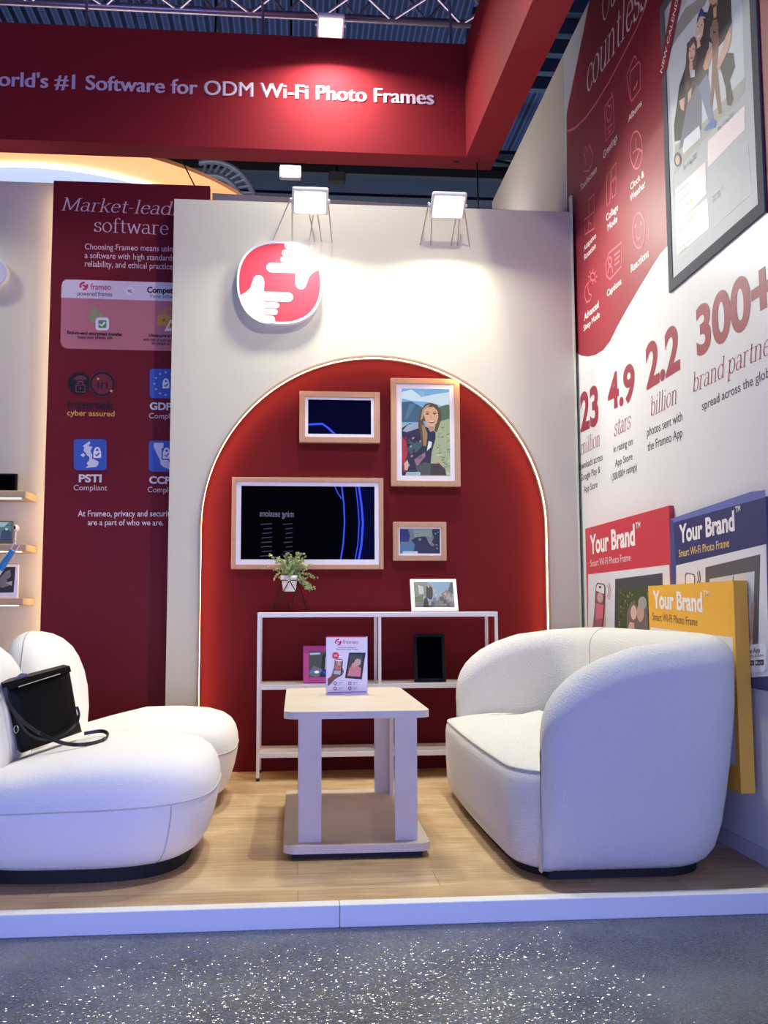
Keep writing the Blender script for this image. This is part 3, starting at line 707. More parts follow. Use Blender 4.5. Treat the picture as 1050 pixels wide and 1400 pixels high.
c.text('At Frameo, privacy and security', (106.3, 706), (232.4, 706), 697.8, PW2, fit='At Frameo, privacy and securit', bold=.012)
c.text('are a part of who we are.', (120, 718), (223.2, 718.3), 710, PW2, bold=.012)
# comparison card
c.poly([z3(340, 690), z3(346, 668), z3(362, 655), z3(500, 657), z3(1160, 679), z3(1160, 1058), z3(958, 1050), z3(370, 1036), z3(345, 1025), z3(334, 1000)], rgb(196, 116, 126)); c.up()
c.poly([z3(340, 690), z3(346, 668), z3(362, 655), z3(1160, 679), z3(1160, 782), z3(338, 755)], rgb(226, 208, 222)); c.up()
frameo_mark(c, 114.6, 391, 4.6, rgb(205, 40, 80), .012)
c.text('frameo', (123.8, 396), (152, 396.5), 387.5, rgb(205, 40, 80), bold=.01); c.text('powered frames', (106, 404), (153.5, 405.3), 398, DARK, bold=.006)
c.ell(177.7, 397.7, 6, 6, rgb(238, 226, 234)); c.up(); c.text('vs.', (174.5, 399.8), (181, 400), 396, DARK, bold=.02)
c.text('Competitors', (201, 400), (236.5, 401), 392, rgb(20, 16, 22), fit='Compet', bold=.04); c.text('frame software', (205, 407), (236.4, 408.2), 402, DARK, fit='frame softw')
c.poly([z3(*p) for p in ((520, 795), (548, 830), (570, 850), (560, 890), (500, 895), (482, 860), (500, 830))], rgb(160, 150, 110)); c.up()
c.rrect(*z3(528, 865), *z3(602, 936), 4, rgb(240, 234, 240)); c.up(); c.rrect(*z3(543, 880), *z3(588, 922), 1.5, rgb(92, 150, 90)); c.up(); c.line([z3(550, 900), z3(562, 911), z3(580, 890)], .010, WHITE)
c.ring(*z3(935, 850), 7, 8.5, .016, rgb(200, 150, 60), a0=180, a1=360); c.rrect(*z3(868, 850), *z3(945, 912), 1.5, rgb(206, 158, 66)); c.up(); c.ell(*z3(905, 880), 2, 2, rgb(150, 100, 50))
c.poly([z3(*p) for p in ((908, 940), (918, 920), (940, 878), (975, 878), (1010, 940))], rgb(240, 234, 240)); c.up(); c.poly([z3(*p) for p in ((925, 925), (945, 890), (985, 925))], rgb(230, 180, 50)); c.up(); c.line([z3(944, 900), z3(944, 918)], .006, DARK)
K = rgb(50, 12, 24)
c.text('End-to-end encrypted transfer', (92, 456.6), (167.8, 459.6), 452, K, bold=.035); c.text('keeps your photos safe', (106, 462.8), (154, 464), 458.6, K, bold=.012)
c.text('Unsecure transfer', (203.7, 460.3), (236.4, 461.5), 456, K, fit='Unsecure tra', bold=.035); c.text('with risk of your photos', (195.5, 466), (236.4, 467.5), 462, K, fit='with risk of your pho', bold=.012); c.text('accessed or stolen', (207.4, 471), (236.4, 472.3), 467.3, K, fit='accessed or s', bold=.012)
# certification marks
BK = rgb(12, 9, 14); YL = rgb(226, 172, 88)
c.ell(108.6, 524.3, 15.4, 15.6, BK); c.up(); c.ell(140, 525.2, 18, 18, rgb(118, 28, 48)); c.up(); c.ring(140, 525.2, 15.6, 15.6, .012, BK)
c.rrect(103.5, 526, 117, 536.8, 1, rgb(120, 60, 74)); c.up(); c.rrect(104.8, 527.2, 115.8, 535.6, .5, BK); c.up(); c.ell(110.2, 531, 1.2, 1.6, rgb(120, 60, 74), n=8)
for r_, r2 in ((5, 5), (8, 7.5), (11, 10)): c.ring(110, 521.5, r_*.8, r2*.7, .006, rgb(120, 60, 74), a0=200, a1=340)
c.ring(110.2, 525.5, 3.6, 4.2, .008, rgb(120, 60, 74), a0=180, a1=360)
c.text('in', (133.5, 531.5), (147.2, 532), 518.8, BK, bold=-.004); c.ell(134.3, 518.2, 1.6, 1.6, YL, n=10); c.ell(152.4, 534.8, 1.8, 1.8, YL, n=10)
c.text('intertek', (92.8, 557.8), (156.2, 560), 546.3, BK, bold=.018); c.text('cyber assured', (92, 568), (156.8, 569.6), 560.6, YL, bold=.012)
BL = rgb(58, 92, 184)
c.rrect(204.8, 504.3, 247, 544.7, 5, BL); c.rrect(101, 600.5, 146, 643, 5, BL); c.rrect(203.6, 602.8, 247, 645, 5, BL); c.up()
ST = rgb(226, 206, 186)
for k in range(12):
    a_ = k*PI/6; x = 226.7+15.3*math.cos(a_); y = 524.7+15.3*math.sin(a_)
    c.poly([(x+(2 if j % 2 == 0 else .85)*math.sin(j*PI/5), y-(2 if j % 2 == 0 else .85)*math.cos(j*PI/5)) for j in range(10)], ST)
def lock(x, y, s_):
    c.ring(x, y-s_*.35, s_*.30, s_*.42, .010, WHITE, a0=180, a1=360); c.rrect(x-s_*.5, y-s_*.35, x+s_*.5, y+s_*.55, .8, WHITE); c.up(); c.line([(x-s_*.25, y+s_*.08), (x-s_*.05, y+s_*.28), (x+s_*.28, y-s_*.12)], .008, BL)
lock(227, 526, 9.5)
c.poly([z5(*p) for p in ((300, 720), (330, 700), (335, 715), (320, 735), (350, 740), (335, 770), (350, 800), (345, 825), (375, 835), (395, 850), (390, 870), (375, 885), (300, 892), (320, 875), (308, 860), (325, 840), (330, 815), (310, 800), (300, 780), (285, 770), (292, 745), (280, 735))], rgb(216, 216, 232))
c.poly([z5(*p) for p in ((263, 800), (285, 785), (298, 800), (285, 815))], rgb(216, 216, 232))
c.poly([z5(*p) for p in ((790, 712), (860, 714), (856, 775), (912, 870), (960, 905), (905, 905), (860, 885), (840, 868), (832, 830), (802, 770), (788, 740))], rgb(216, 216, 232)); c.up()
c.rrect(126.5, 611, 140.5, 627.5, 2, BL); c.rrect(221, 612.5, 235.5, 629, 2, BL); c.up(); lock(133.2, 620.5, 10.5); lock(228, 621.5, 10.5)
for s_, f_, a, b, t_, bo in (('GDPR', 'GDP', (205, 560), (235, 561), 550, .035), ('Compliant', 'Compli', (204, 572), (234.3, 572.9), 564.8, 0.004), ('PSTI', 'PSTI', (108, 659), (139, 659.2), 648.5, .035), ('Compliant', 'Compliant', (101, 670.3), (146.7, 670.6), 663, 0.004), ('CCPA', 'CCP', (204.2, 660.8), (233.5, 661.6), 651, .035), ('Compliant', 'Compli', (202, 672.8), (232.4, 673.6), 665.6, 0.004)):
    c.text(s_, a, b, t_, PW2 if bo > .01 else PW, fit=f_, bold=bo)
c.build('printed_cover', mp)
# warm LED line behind the panel's left edge
struct('trim_6', MB().box((mx0-.004, YM+.055, 0), (mx0+.01, YM+.075, mz-.01)), M['led_warm'])

# ------------------------------------------------------------------ header banner (square beam frame hung over the stand)
YH = 5.55
hz0 = 3.564; hz1 = 4.265; hxi = PY(637.3, 214, YH).x
hd = thing('header_banner', (hxi, YH, hz0), 'long dark red suspended banner beam with white software slogan', 'banner')
th = .17
MB().box((-3.6, YH, hz0), (hxi, YH+th, hz1)).build('back_beam', M['banner'], hd)
s_ = math.tan(math.radians(1.3)); Ln = 4.2
pa = Vector((hxi, YH, hz0)); pb = Vector((hxi+s_*Ln, YH-Ln, hz0))
o = MB().prism([pa+Vector((0, th, 0)), pa, pb, pb+Vector((th+.01, 0, 0)), Vector((hxi+th+.01, YH+th, hz0))], (0, 0, hz1-hz0)).build('side_beam', M['banner'], hd); fixn(o)
c = Canvas((0, YH, hz0), (1, 0, 0), (0, 0, 1), .001)
TW = rgb(228, 208, 222)
for d_ in (-.9, -.3, .3, .9):
    c.text("orld's #1 Software for ODM Wi-Fi Photo Frames", (-1.5+d_, 117.5), (592.5+d_, 143), 97, TW)
    c.text("W", (-26+d_, 116.5), (-2.5+d_, 117.5), 97, TW); c.up()
c.build('lettering', hd)
MB().lathe([(.014, -.003), (.016, 0)], PZ(624, 222, hz0) + Vector((0, 0, -.001))).build('screw_cap', M['rubber'], hd)
p = PZ(652, 224, hz0)
tag(MB().tube([(p.x, 5.635, hz0), (p.x+.005, 5.635, bz-.08)], .005, 6).build('support_rod', M['black']), 'thin dark rod from the banner corner down behind the beige wall', 'rod')

# ------------------------------------------------------------------ flood lamps
def flood(center, tilt, wdt, hgt, label, group, arms=None, power=LAMP_W):
    """tilt: degrees the glass leans from facing straight down towards the viewer"""
    c0 = Vector(center); a = math.radians(tilt)
    n = Vector((0, -math.sin(a), -math.cos(a))); u = Vector((1, 0, 0)); v = u.cross(n)
    t = thing('flood_light', c0, label, 'light', group)
    def blk(w_, h_, d0, d1, bev):
        mb = MB().box((-w_/2, -h_/2, d0), (w_/2, h_/2, d1), bev)
        mb.V = [c0 + u*q.x + v*q.y + n*q.z for q in mb.V]; return mb
    fixn(blk(wdt, hgt, -.03, 0, .012).build('housing', M['lamp_white'], t))
    fixn(blk(wdt*.80, hgt*.74, 0.0005, .003, 0).build('glass', M['flood'], t))
    for sx in (-1, 1):
        MB().tube([c0+u*(sx*wdt*.52)+n*-.015, c0+u*(sx*wdt*.52)+n*-.05 + Vector((0, .03, .0))], .008, 6).build('pivot', M['lamp_white'], t)
    if arms:
        for k, (dx, tx) in enumerate(arms):
            s0 = c0 + u*dx + n*-.03
            MB().tube([s0, (s0.x+tx, YB-.004, arms_z)], .0035, 6).build('support_arm', M['truss'], t)
    l = area('flood_beam', c0+n*.012, n, wdt*.78, hgt*.72, power, (.98, 1.0, .88), 165)
    l.parent = t; l.location = n*.012
    return t
arms_z = 3.02
pc = PY(424, 277, 5.33)
flood(pc, 33, .203, .17, 'lit flood lamp above the round logo sign on the beige wall', 'floods along the wall top', ((-.11, -.10), (-.10, .0), (-.02, .05), (.03, -.03), (.03, .04), (.10, .03)))
pc = PY(613, 283, 5.33)
flood(pc, 33, .198, .17, 'lit flood lamp on the right half of the beige wall top', 'floods along the wall top', ((-.11, -.02), (-.09, .02), (.06, -.01), (.07, .02), (.09, .07)))
pc = PY(452, 38, 5.33)
flood(pc, 12, .155, .17, 'lit flood lamp above the red header banner', 'floods along the banner top', None, 17)
# a lamp of the same kind on the side beam, outside the picture
flood((.88, 3.5, 4.36), 8, .155, .16, 'flood lamp inside the side banner beam, above the picture edge', 'floods along the banner top', None, 42)
flood((-2.3, 5.50, 3.50), 33, .20, .17, 'flood lamp over the oak shelves, past the left picture edge', 'floods along the wall top', None, 11)

# ------------------------------------------------------------------ round logo sign
LX = 382.5; LY = 386
YL0 = YB-.05
pcn = PY(LX, LY, YL0); rr = (PY(441, LY, YL0).x - PY(324, LY, YL0).x)/2
lg = thing('logo_sign', (pcn.x, YB, pcn.z-rr), 'round red and white hand logo sign on the beige wall', 'sign')
def squircle(r, n=72, e=2.35):
    out = []
    for k in range(n):
        t = 2*PI*k/n; c_, s1 = math.cos(t), math.sin(t)
        out.append((r*math.copysign(abs(c_)**(2/e), c_), r*math.copysign(abs(s1)**(2/e), s1)))
    return out
o = MB().prism([Vector((pcn.x+a, YL0, pcn.z+b)) for a, b in squircle(rr)], (0, YB-YL0-.001, 0)).build('body', M['white_trim'], lg); fixn(o)
c = Canvas((pcn.x, YL0, pcn.z), (1, 0, 0), (0, 0, 1), .0006)
c.poly(squircle(rr*.945), rgb(226, 62, 82), px=False); c.up()
sc = rr*2/341.0
hand = [(258, 318), (285, 309), (318, 314), (345, 328), (372, 352), (392, 384), (402, 420), (374, 437), (359, 452), (350, 478), (344, 497), (335, 505), (325, 507), (314, 504), (306, 495), (302, 478), (304, 440), (207, 440), (196, 436), (189, 428), (187, 420), (189, 411), (196, 403), (207, 400), (300, 399), (252, 397), (244, 392), (241, 386), (244, 377), (252, 373), (300, 372), (258, 370), (250, 365), (248, 358), (251, 349), (258, 345), (300, 344), (268, 342), (261, 336), (259, 328)]
for f_ in (lambda x, y: ((x-241)*sc, -(y-480)*sc), lambda x, y: (-(x-241)*sc, (y-480)*sc)):
    c.poly([f_(*p) for p in hand], rgb(246, 244, 246), px=False)
    c.up()
    for yy in (344, 371, 398.5): c.poly([f_(*p) for p in ((240, yy-1.3), (298, yy-1.3), (298, yy+1.3), (240, yy+1.3))], rgb(226, 62, 82), px=False)
c.build('logo_face', lg)

# ------------------------------------------------------------------ wall frames
YG = YR-.038
def wall_frame(tlp, brp, wood, matw, label, screen=None):
    a = PY(*tlp, YG); b = PY(*brp, YG)
    t = thing('framed_picture', ((a.x+b.x)/2, YR, b.z), label, 'picture frame')
    x0, x1, z0, z1 = a.x, b.x, b.z, a.z
    s0 = PY(*screen[0], YG+.006); s1 = PY(*screen[1], YG+.006)
    mb = MB(); w_ = wood
    for p, q in (((x0, z0), (x0+w_, z1)), ((x1-w_, z0), (x1, z1)), ((x0+w_, z0), (x1-w_, z0+w_)), ((x0+w_, z1-w_), (x1-w_, z1))):
        mb.box((p[0], YG, p[1]), (q[0], YR-.0005, q[1]), .002, 1)
    mb.build('wooden_border', M['oak'], t)
    mt = MB()
    for p, q in (((x0+w_, z0+w_), (s0.x, z1-w_)), ((s1.x, z0+w_), (x1-w_, z1-w_)), ((s0.x, z0+w_), (s1.x, s1.z)), ((s0.x, s0.z), (s1.x, z1-w_))):
        mt.box((p[0], YG+.006, p[1]), (q[0], YR-.002, q[1]))
    mt.build('mat_board', M['mat_board'], t)
    MB().box((s0.x, YG+.010, s1.z), (s1.x, YR-.003, s0.z)).build('screen', M['glass_black'], t)
    return t, Canvas((s0.x, YG+.0095, s1.z), (1, 0, 0), (0, 0, 1), .0002), s0, s1
wall_frame((409.5, 534.5), (519.5, 605.5), .033, .02, 'small oak frame with dark blue screen at upper left of the arch', ((421.3, 546), (507.4, 594)))
wall_frame((317.2, 652), (524.5, 778), .026, .03, 'largest oak frame with a black screen, left side of the arch', ((330, 664), (512.3, 765)))
t, c, s0, s1 = wall_frame((534.3, 516.5), (629.9, 665), .033, .03, 'portrait oak frame showing a laughing woman on a mountain', ((548.8, 531), (615.7, 651)))
zb_ = lambda x, y: (520+x/5.833, 500+y/5.833)
B = lambda pts: [zb_(*p) for p in pts]
c.poly(B([(168, 180), (558, 180), (558, 880), (168, 880)]), rgb(120, 178, 226)); c.up()
c.poly(B([(168, 210), (250, 190), (330, 250), (420, 230), (558, 210), (558, 310), (480, 320), (380, 290), (250, 280), (168, 260)]), rgb(208, 228, 242))
c.poly(B([(300, 200), (350, 210), (360, 245), (320, 250)]), rgb(150, 185, 216)); c.up()
c.poly(B([(168, 290), (250, 285), (330, 330), (330, 450), (168, 450)]), rgb(66, 98, 130)); c.poly(B([(470, 330), (520, 312), (558, 310), (558, 470), (440, 460)]), rgb(88, 112, 96)); c.up()
c.poly(B([(230, 300), (280, 310), (220, 420), (190, 430)]), rgb(84, 120, 152)); c.poly(B([(330, 470), (420, 460), (558, 420), (558, 880), (200, 880), (168, 760), (168, 470)]), rgb(168, 178, 146)); c.up()
for k in range(40):
    x = 445+random.random()*110; y = 480+random.random()*390
    c.poly(B([(x, y), (min(x+22, 557), y-5), (min(x+26, 557), y+6), (x+4, y+9)]), random.choice((rgb(120, 134, 100), rgb(196, 204, 180), rgb(146, 156, 120))))
c.up()
c.poly(B([(168, 500), (230, 460), (320, 470), (390, 500), (440, 530), (440, 580), (410, 690), (400, 790), (330, 850), (240, 860), (168, 870)]), rgb(44, 42, 74)); c.up()
c.poly(B([(168, 560), (205, 600), (220, 690), (200, 760), (215, 840), (185, 845), (168, 720)]), rgb(176, 48, 62)); c.poly(B([(220, 470), (300, 455), (330, 490), (210, 530), (175, 520)]), rgb(160, 170, 196)); c.poly(B([(215, 660), (300, 600), (350, 620), (290, 690), (230, 690)]), rgb(60, 92, 104))
c.poly(B([(270, 750), (355, 690), (360, 720), (290, 810)]), rgb(150, 110, 130)); c.poly(B([(385, 600), (412, 610), (405, 650), (370, 680)]), rgb(224, 230, 236))
for k in range(30):
    x = 175+random.random()*150; y = 560+random.random()*260
    c.poly(B([(x, y), (x+16, y-10), (x+18, y+2), (x+4, y+12)]), random.choice((rgb(34, 32, 62), rgb(196, 150, 160), rgb(90, 84, 130), rgb(150, 40, 56))))
c.poly(B([(280, 800), (350, 770), (400, 780), (400, 875), (300, 875)]), rgb(78, 84, 86)); c.poly(B([(400, 780), (470, 780), (520, 830), (525, 875), (400, 875)]), rgb(70, 58, 62)); c.poly(B([(440, 740), (510, 780), (505, 790), (430, 760)]), rgb(206, 164, 140)); c.poly(B([(190, 780), (215, 750), (228, 790), (215, 835), (195, 830)]), rgb(216, 180, 170)); c.up()
c.poly(B([(330, 340), (360, 305), (400, 295), (450, 310), (482, 360), (488, 420), (450, 530), (430, 520), (440, 470), (340, 440), (380, 560), (360, 650), (330, 640), (320, 560), (300, 480), (310, 400)]), rgb(96, 74, 58)); c.up()
c.poly(B([(330, 470), (350, 480), (375, 540), (365, 640), (345, 640)]), rgb(158, 132, 100)); c.poly(B([(335, 350), (370, 315), (400, 310), (360, 350), (338, 420), (318, 440)]), rgb(176, 156, 124)); c.up()
c.poly(B([(346, 390), (355, 350), (385, 330), (425, 330), (455, 360), (462, 410), (450, 455), (425, 485), (395, 490), (365, 460)]), rgb(226, 172, 146)); c.poly(B([(385, 480), (425, 485), (420, 520), (400, 530), (385, 510)]), rgb(200, 146, 122)); c.up()
c.poly(B([(380, 436), (410, 442), (438, 432), (428, 456), (405, 460), (388, 452)]), rgb(150, 60, 66)); c.up(); c.poly(B([(384, 438), (410, 443), (434, 435), (426, 446), (405, 449), (390, 446)]), rgb(248, 242, 238))
for x in (375, 432): c.ell(*zb_(x, 384), 2.2, 1.0, rgb(70, 50, 44), n=10); c.line([zb_(x-14, 372), zb_(x, 368), zb_(x+14, 372)], .004, rgb(110, 82, 62))
c.line([zb_(405, 385), zb_(400, 415), zb_(414, 418)], .003, rgb(190, 130, 108))
c.rrect(*zb_(170, 846), *zb_(200, 876), 1, rgb(40, 44, 60)); c.rrect(*zb_(204, 848), *zb_(320, 876), 2, rgb(172, 196, 216)); c.up(); c.text('Greetings from us', zb_(212, 868), zb_(310, 868), zb_(212, 854)[1], rgb(90, 100, 120))
c.build('picture', t, SCR)
t, c, s0, s1 = wall_frame((537.5, 713.5), (610.8, 766.5), .031, .02, 'smallest oak frame with a dim living room picture, below the portrait', ((546.6, 722.8), (601.6, 756.8)))
zd = lambda x, y: (530+x/9.33, 700+y/9.33)
D = lambda pts: [zd(*p) for p in pts]
c.poly(D([(155, 213), (668, 213), (668, 530), (155, 530)]), rgb(96, 108, 106)); c.up()
c.poly(D([(155, 213), (260, 220), (285, 300), (270, 380), (155, 380)]), rgb(22, 24, 92)); c.poly(D([(155, 400), (330, 380), (350, 420), (345, 530), (155, 530)]), rgb(70, 104, 142)); c.poly(D([(320, 530), (350, 420), (300, 360), (370, 320), (470, 305), (500, 340), (560, 440), (668, 400), (668, 530)]), rgb(14, 13, 24))
c.poly(D([(580, 213), (668, 213), (668, 440), (600, 420), (560, 380), (590, 330), (565, 250)]), rgb(16, 18, 22)); c.poly(D([(320, 230), (560, 225), (560, 330), (500, 310), (340, 320)]), rgb(118, 134, 128)); c.up()
c.ell(*zd(410, 350), 2, 2, rgb(120, 110, 110)); c.poly(D([(505, 340), (575, 345), (550, 425), (515, 380)]), rgb(124, 116, 108)); c.rrect(*zd(190, 500), *zd(385, 534), 1.5, rgb(170, 190, 215))
for x, y in ((610, 275), (640, 255), (625, 420), (630, 465)): c.ell(*zd(x, y), 1, .8, rgb(150, 165, 160), n=7)
c.build('picture', t, SCR)

# ------------------------------------------------------------------ white shelving unit
SY0 = 5.33; SY1 = 5.625
sx0 = PY(352, 836, SY0).x; sx1 = PY(680.5, 836, SY0).x; szt = PY(500, 837, SY0).z
sm = PY(519, 837, SY0).x
su = thing('shelving_unit', ((sx0+sx1)/2, (SY0+SY1)/2, 0), 'white metal two-bay open shelving unit under the arch', 'shelf')
pw = .017
for x in (sx0, sm-pw/2, sx1-pw):
    for y in (SY0, SY1-pw):
        o = MB().box((x, y, .015), (x+pw, y+pw, szt-.026), .002, 1).build('post', M['white_paint'], su)
        MB().box((x-.001, y-.001, 0), (x+pw+.001, y+pw+.001, .015)).build('foot', M['rubber'], o)
zmid = .50; zbt = .145
def slab(z0, z1): return MB().box((sx0, SY0, z0), (sx1, SY1, z1), .002, 1)
slab(szt-.026, szt).build('top_shelf', M['white_paint'], su)
MB().box((sx0+pw, SY0+.004, zmid-.026), (sx1-pw, SY1-.004, zmid), .002, 1).build('shelf_board', M['white_paint'], su)
MB().box((sx0+pw, SY0+.004, zbt-.026), (sx1-pw, SY1-.004, zbt), .002, 1).build('shelf_board', M['white_paint'], su)

# standing frames on the shelves: built from four picture corners, leaning back against a strut
def lean_frame(name, px4, Yb, zbase, tilt, label, m, border, thick=.018):
    (xl, xr, yt, yb) = px4
    bl_ = PY(xl, yb, Yb); br2 = PY(xr, yb, Yb); wd = br2.x-bl_.x
    h = (PY(xl, yt, Yb+.04).z - zbase)
    a = math.radians(tilt); O = Vector((bl_.x, Yb, zbase)); U = Vector((1, 0, 0)); W = Vector((0, math.sin(a), math.cos(a))); N = Vector((0, math.cos(a), -math.sin(a)))
    H = h/math.cos(a); t = thing(name, (bl_.x+wd/2, Yb, zbase), label, 'picture frame')
    def blk(u0, v0, u1, v1, d0, d1, bev=0.0):
        mb = MB().box((u0, d0, v0), (u1, d1, v1), bev, 1); mb.V = [O + U*q.x + N*q.y + W*q.z for q in mb.V]; return mb
    fb = MB()
    for r_ in ((0, 0, border, H), (wd-border, 0, wd, H), (border, 0, wd-border, border), (border, H-border, wd-border, H)):
        k = blk(*r_, 0, thick, .0015); fb.add(k.V, k.F)
    fb.V = [v + Vector((0, 0, thick*math.sin(a))) for v in fb.V]
    fb.build('border', m, t)
    k = blk(border, border, wd-border, H-border, .004, thick); k.V = [v + Vector((0, 0, thick*math.sin(a))) for v in k.V]; k.build('screen', M['glass_black'], t)
    bk = O + U*(wd/2) + W*(H*.5) + N*thick + Vector((0, 0, thick*math.sin(a)))
    MB().tube([bk, (bk.x, bk.y+.045, zbase+.004)], .004, 6).build('back_strut', M['rubber'], t)
    return t, Canvas(O + N*.0035 + Vector((0, 0, thick*math.sin(a))), U, W, .0002), wd, H
t, c, wd, H = lean_frame('framed_picture', (563, 627, 793, 836), 5.40, szt, 24, 'white digital frame with group photo on the shelving unit top', M['white_paint'], .020)
ze = lambda x, y: (530+x/9.33, 700+y/9.33)
bd = .020
def E(pts): return [(bd+(x-318)/(830-318)*(wd-2*bd) if True else 0, bd+(1213-y)/(1213-908)*(H-2*bd)) for x, y in pts]
c.poly(E([(318, 908), (830, 908), (830, 1213), (318, 1213)]), rgb(136, 168, 200), px=False); c.up()
c.poly(E([(318, 908), (500, 908), (480, 1080), (318, 1090)]), rgb(120, 130, 126), px=False); c.poly(E([(318, 1090), (430, 1060), (430, 1150), (318, 1160)]), rgb(92, 110, 70), px=False); c.poly(E([(318, 1150), (450, 1140), (830, 1110), (830, 1213), (318, 1213)]), rgb(116, 116, 124), px=False); c.up()
c.poly(E([(370, 940), (440, 960), (440, 1050), (380, 1050)]), rgb(190, 196, 198), px=False)
c.poly(E([(470, 1080), (480, 960), (520, 930), (560, 980), (560, 1060), (540, 1120), (500, 1110)]), rgb(38, 34, 44), px=False); c.poly(E([(420, 1213), (440, 1110), (480, 1080), (500, 1213)]), rgb(26, 26, 32), px=False); c.poly(E([(620, 1110), (680, 1040), (740, 1000), (800, 1030), (830, 1120), (830, 1180), (650, 1200)]), rgb(132, 122, 126), px=False); c.poly(E([(760, 1010), (800, 910), (830, 908), (830, 1060)]), rgb(86, 96, 100), px=False); c.up()
for x, y, col in ((510, 955, rgb(200, 165, 110)), (580, 1010, rgb(206, 170, 150)), (600, 1060, rgb(210, 180, 165)), (660, 1060, rgb(200, 160, 145)), (720, 1050, rgb(205, 170, 150)), (770, 1060, rgb(196, 160, 150))):
    c.poly([(u_, v_) for u_, v_ in E([(x-18, y), (x, y-22), (x+18, y), (x, y+26)])], col, px=False)
for k in range(14):
    x = 520+random.random()*290; y = 1090+random.random()*100; c.poly(E([(x-22, y-26), (x+18, y-30), (x+26, y+20), (x-26, y+22)]), random.choice((rgb(92, 90, 100), rgb(160, 160, 168), rgb(120, 118, 130), rgb(72, 84, 98))), px=False)
c.build('picture', t, SCR)
t, c, wd, H = lean_frame('framed_picture', (414.5, 461, 884, 934), 5.40, zmid, 12, 'magenta framed black and white portrait on the middle shelf', M['pink'], .030)
bd = .030
c.poly([(bd, bd), (wd-bd, bd), (wd-bd, H-bd), (bd, H-bd)], rgb(70, 72, 72), px=False); c.up()
def E(pts): return [(bd+u_*(wd-2*bd), bd+v_*(H-2*bd)) for u_, v_ in pts]
c.poly(E([(.55, .4), (.6, .85), (.8, 1), (1, 1), (1, 0), (.5, 0)]), rgb(34, 34, 34), px=False); c.poly(E([(.7, .3), (.72, .75), (.85, .85), (1, .85), (1, .25)]), rgb(150, 150, 148), px=False); c.poly(E([(0, .1), (.4, 0), (.6, .3), (.2, .45)]), rgb(100, 102, 100), px=False); c.up()
c.ell(bd+.35*(wd-2*bd), bd+.2*(H-2*bd), .012, .007, rgb(245, 245, 245), px=False); c.poly(E([(.05, .86), (.5, .88), (.5, .95), (.05, .94)]), rgb(160, 190, 215), px=False)
c.build('picture', t, SCR)
lean_frame('tablet', (567, 610, 867, 931.5), 5.40, zmid, 10, 'black switched-off tablet frame on the middle shelf right bay', M['black'], .018)

# ------------------------------------------------------------------ potted plant in a wire stand
pb_ = PY(398, 833, 5.46); px_ = pb_.x; py_ = 5.46
pl = thing('potted_plant', (px_, py_, szt), 'small leafy plant in white pot on black wire stand', 'plant')
hp = PY(395, 788.5, py_).z - szt; zp0 = szt+ (PY(395, 808.5, py_).z-szt)
zp1 = PY(395, 787, py_).z
MB().lathe([(.030, 0), (.034, .001), (.043, zp1-zp0-.024), (.049, zp1-zp0-.024), (.051, zp1-zp0), (.045, zp1-zp0), (.043, zp1-zp0-.012)], (px_-.01, py_, zp0), 28).build('pot', M['pot'], pl, True)
wire = MB(); zr = zp1-.028
ringp = [Vector((px_-.01+.052*math.cos(2*PI*k/24), py_+.052*math.sin(2*PI*k/24), zr)) for k in range(24)]
wire.tube(ringp, .0025, 6, True)
fr_ = .105
feet = [Vector((px_-.005+fr_*math.cos(math.radians(a)), py_+fr_*.85*math.sin(math.radians(a)), szt+.003)) for a in (205, 335, 90)]
tops = [Vector((px_-.01+.052*math.cos(math.radians(a)), py_+.052*math.sin(math.radians(a)), zr)) for a in (270, 30, 150)]
for i, (a, b) in enumerate(((0, 0), (0, 1), (1, 1), (1, 2), (2, 2), (2, 0))):
    fidx = {(0): (0), 1: 1, 2: 2}
for ti, fi in ((0, 0), (0, 1), (1, 1), (1, 2), (2, 2), (2, 0)):
    wire.tube([tops[ti], feet[fi]], .0028, 6)
wire.build('wire_stand', M['black'], pl)
soil = MB().lathe([(.0, -.002), (.043, 0), (.0, .001)], (px_-.01, py_, zp1-.012), 20).build('soil', M['rubber'], pl)
stm = MB(); lv = MB()
for k in range(64):
    a = random.random()*2*PI; el = random.uniform(.15, 1.35); ln = random.uniform(.07, .135)
    if k % 7 == 0: a = random.uniform(-.4, .4); el = -.2; ln = .10
    d = Vector((math.cos(a)*math.cos(el), math.sin(a)*math.cos(el)*.8, math.sin(el)))
    p0 = Vector((px_-.01+random.uniform(-.03, .03), py_+random.uniform(-.03, .03), zp1-.010))
    pts = [p0 + d*(ln*t_) + Vector((0, 0, .035*t_*(1-t_)*2 - (.02*t_*t_ if el < .4 else 0))) for t_ in (0, .35, .7, 1)]
    stm.tube(pts, .0012, 4)
    for j in range(17):
        t_ = .25+.75*j/12; i0 = min(int(t_*3), 2); q = pts[i0].lerp(pts[i0+1], t_*3-i0)
        n1 = Vector((random.gauss(0, 1), random.gauss(0, 1), random.gauss(.4, 1))).normalized(); n2 = n1.cross(Vector((random.random(), random.random(), .3))).normalized()
        s1 = random.uniform(.012, .020); w1 = s1*.42
        lv.add([q, q+n1*s1*.5+n2*w1, q+n1*s1, q+n1*s1*.5-n2*w1], [[0, 1, 2, 3]])
stm.build('stems', M['stem'], pl); lv.build('foliage', M['leaf'], pl)

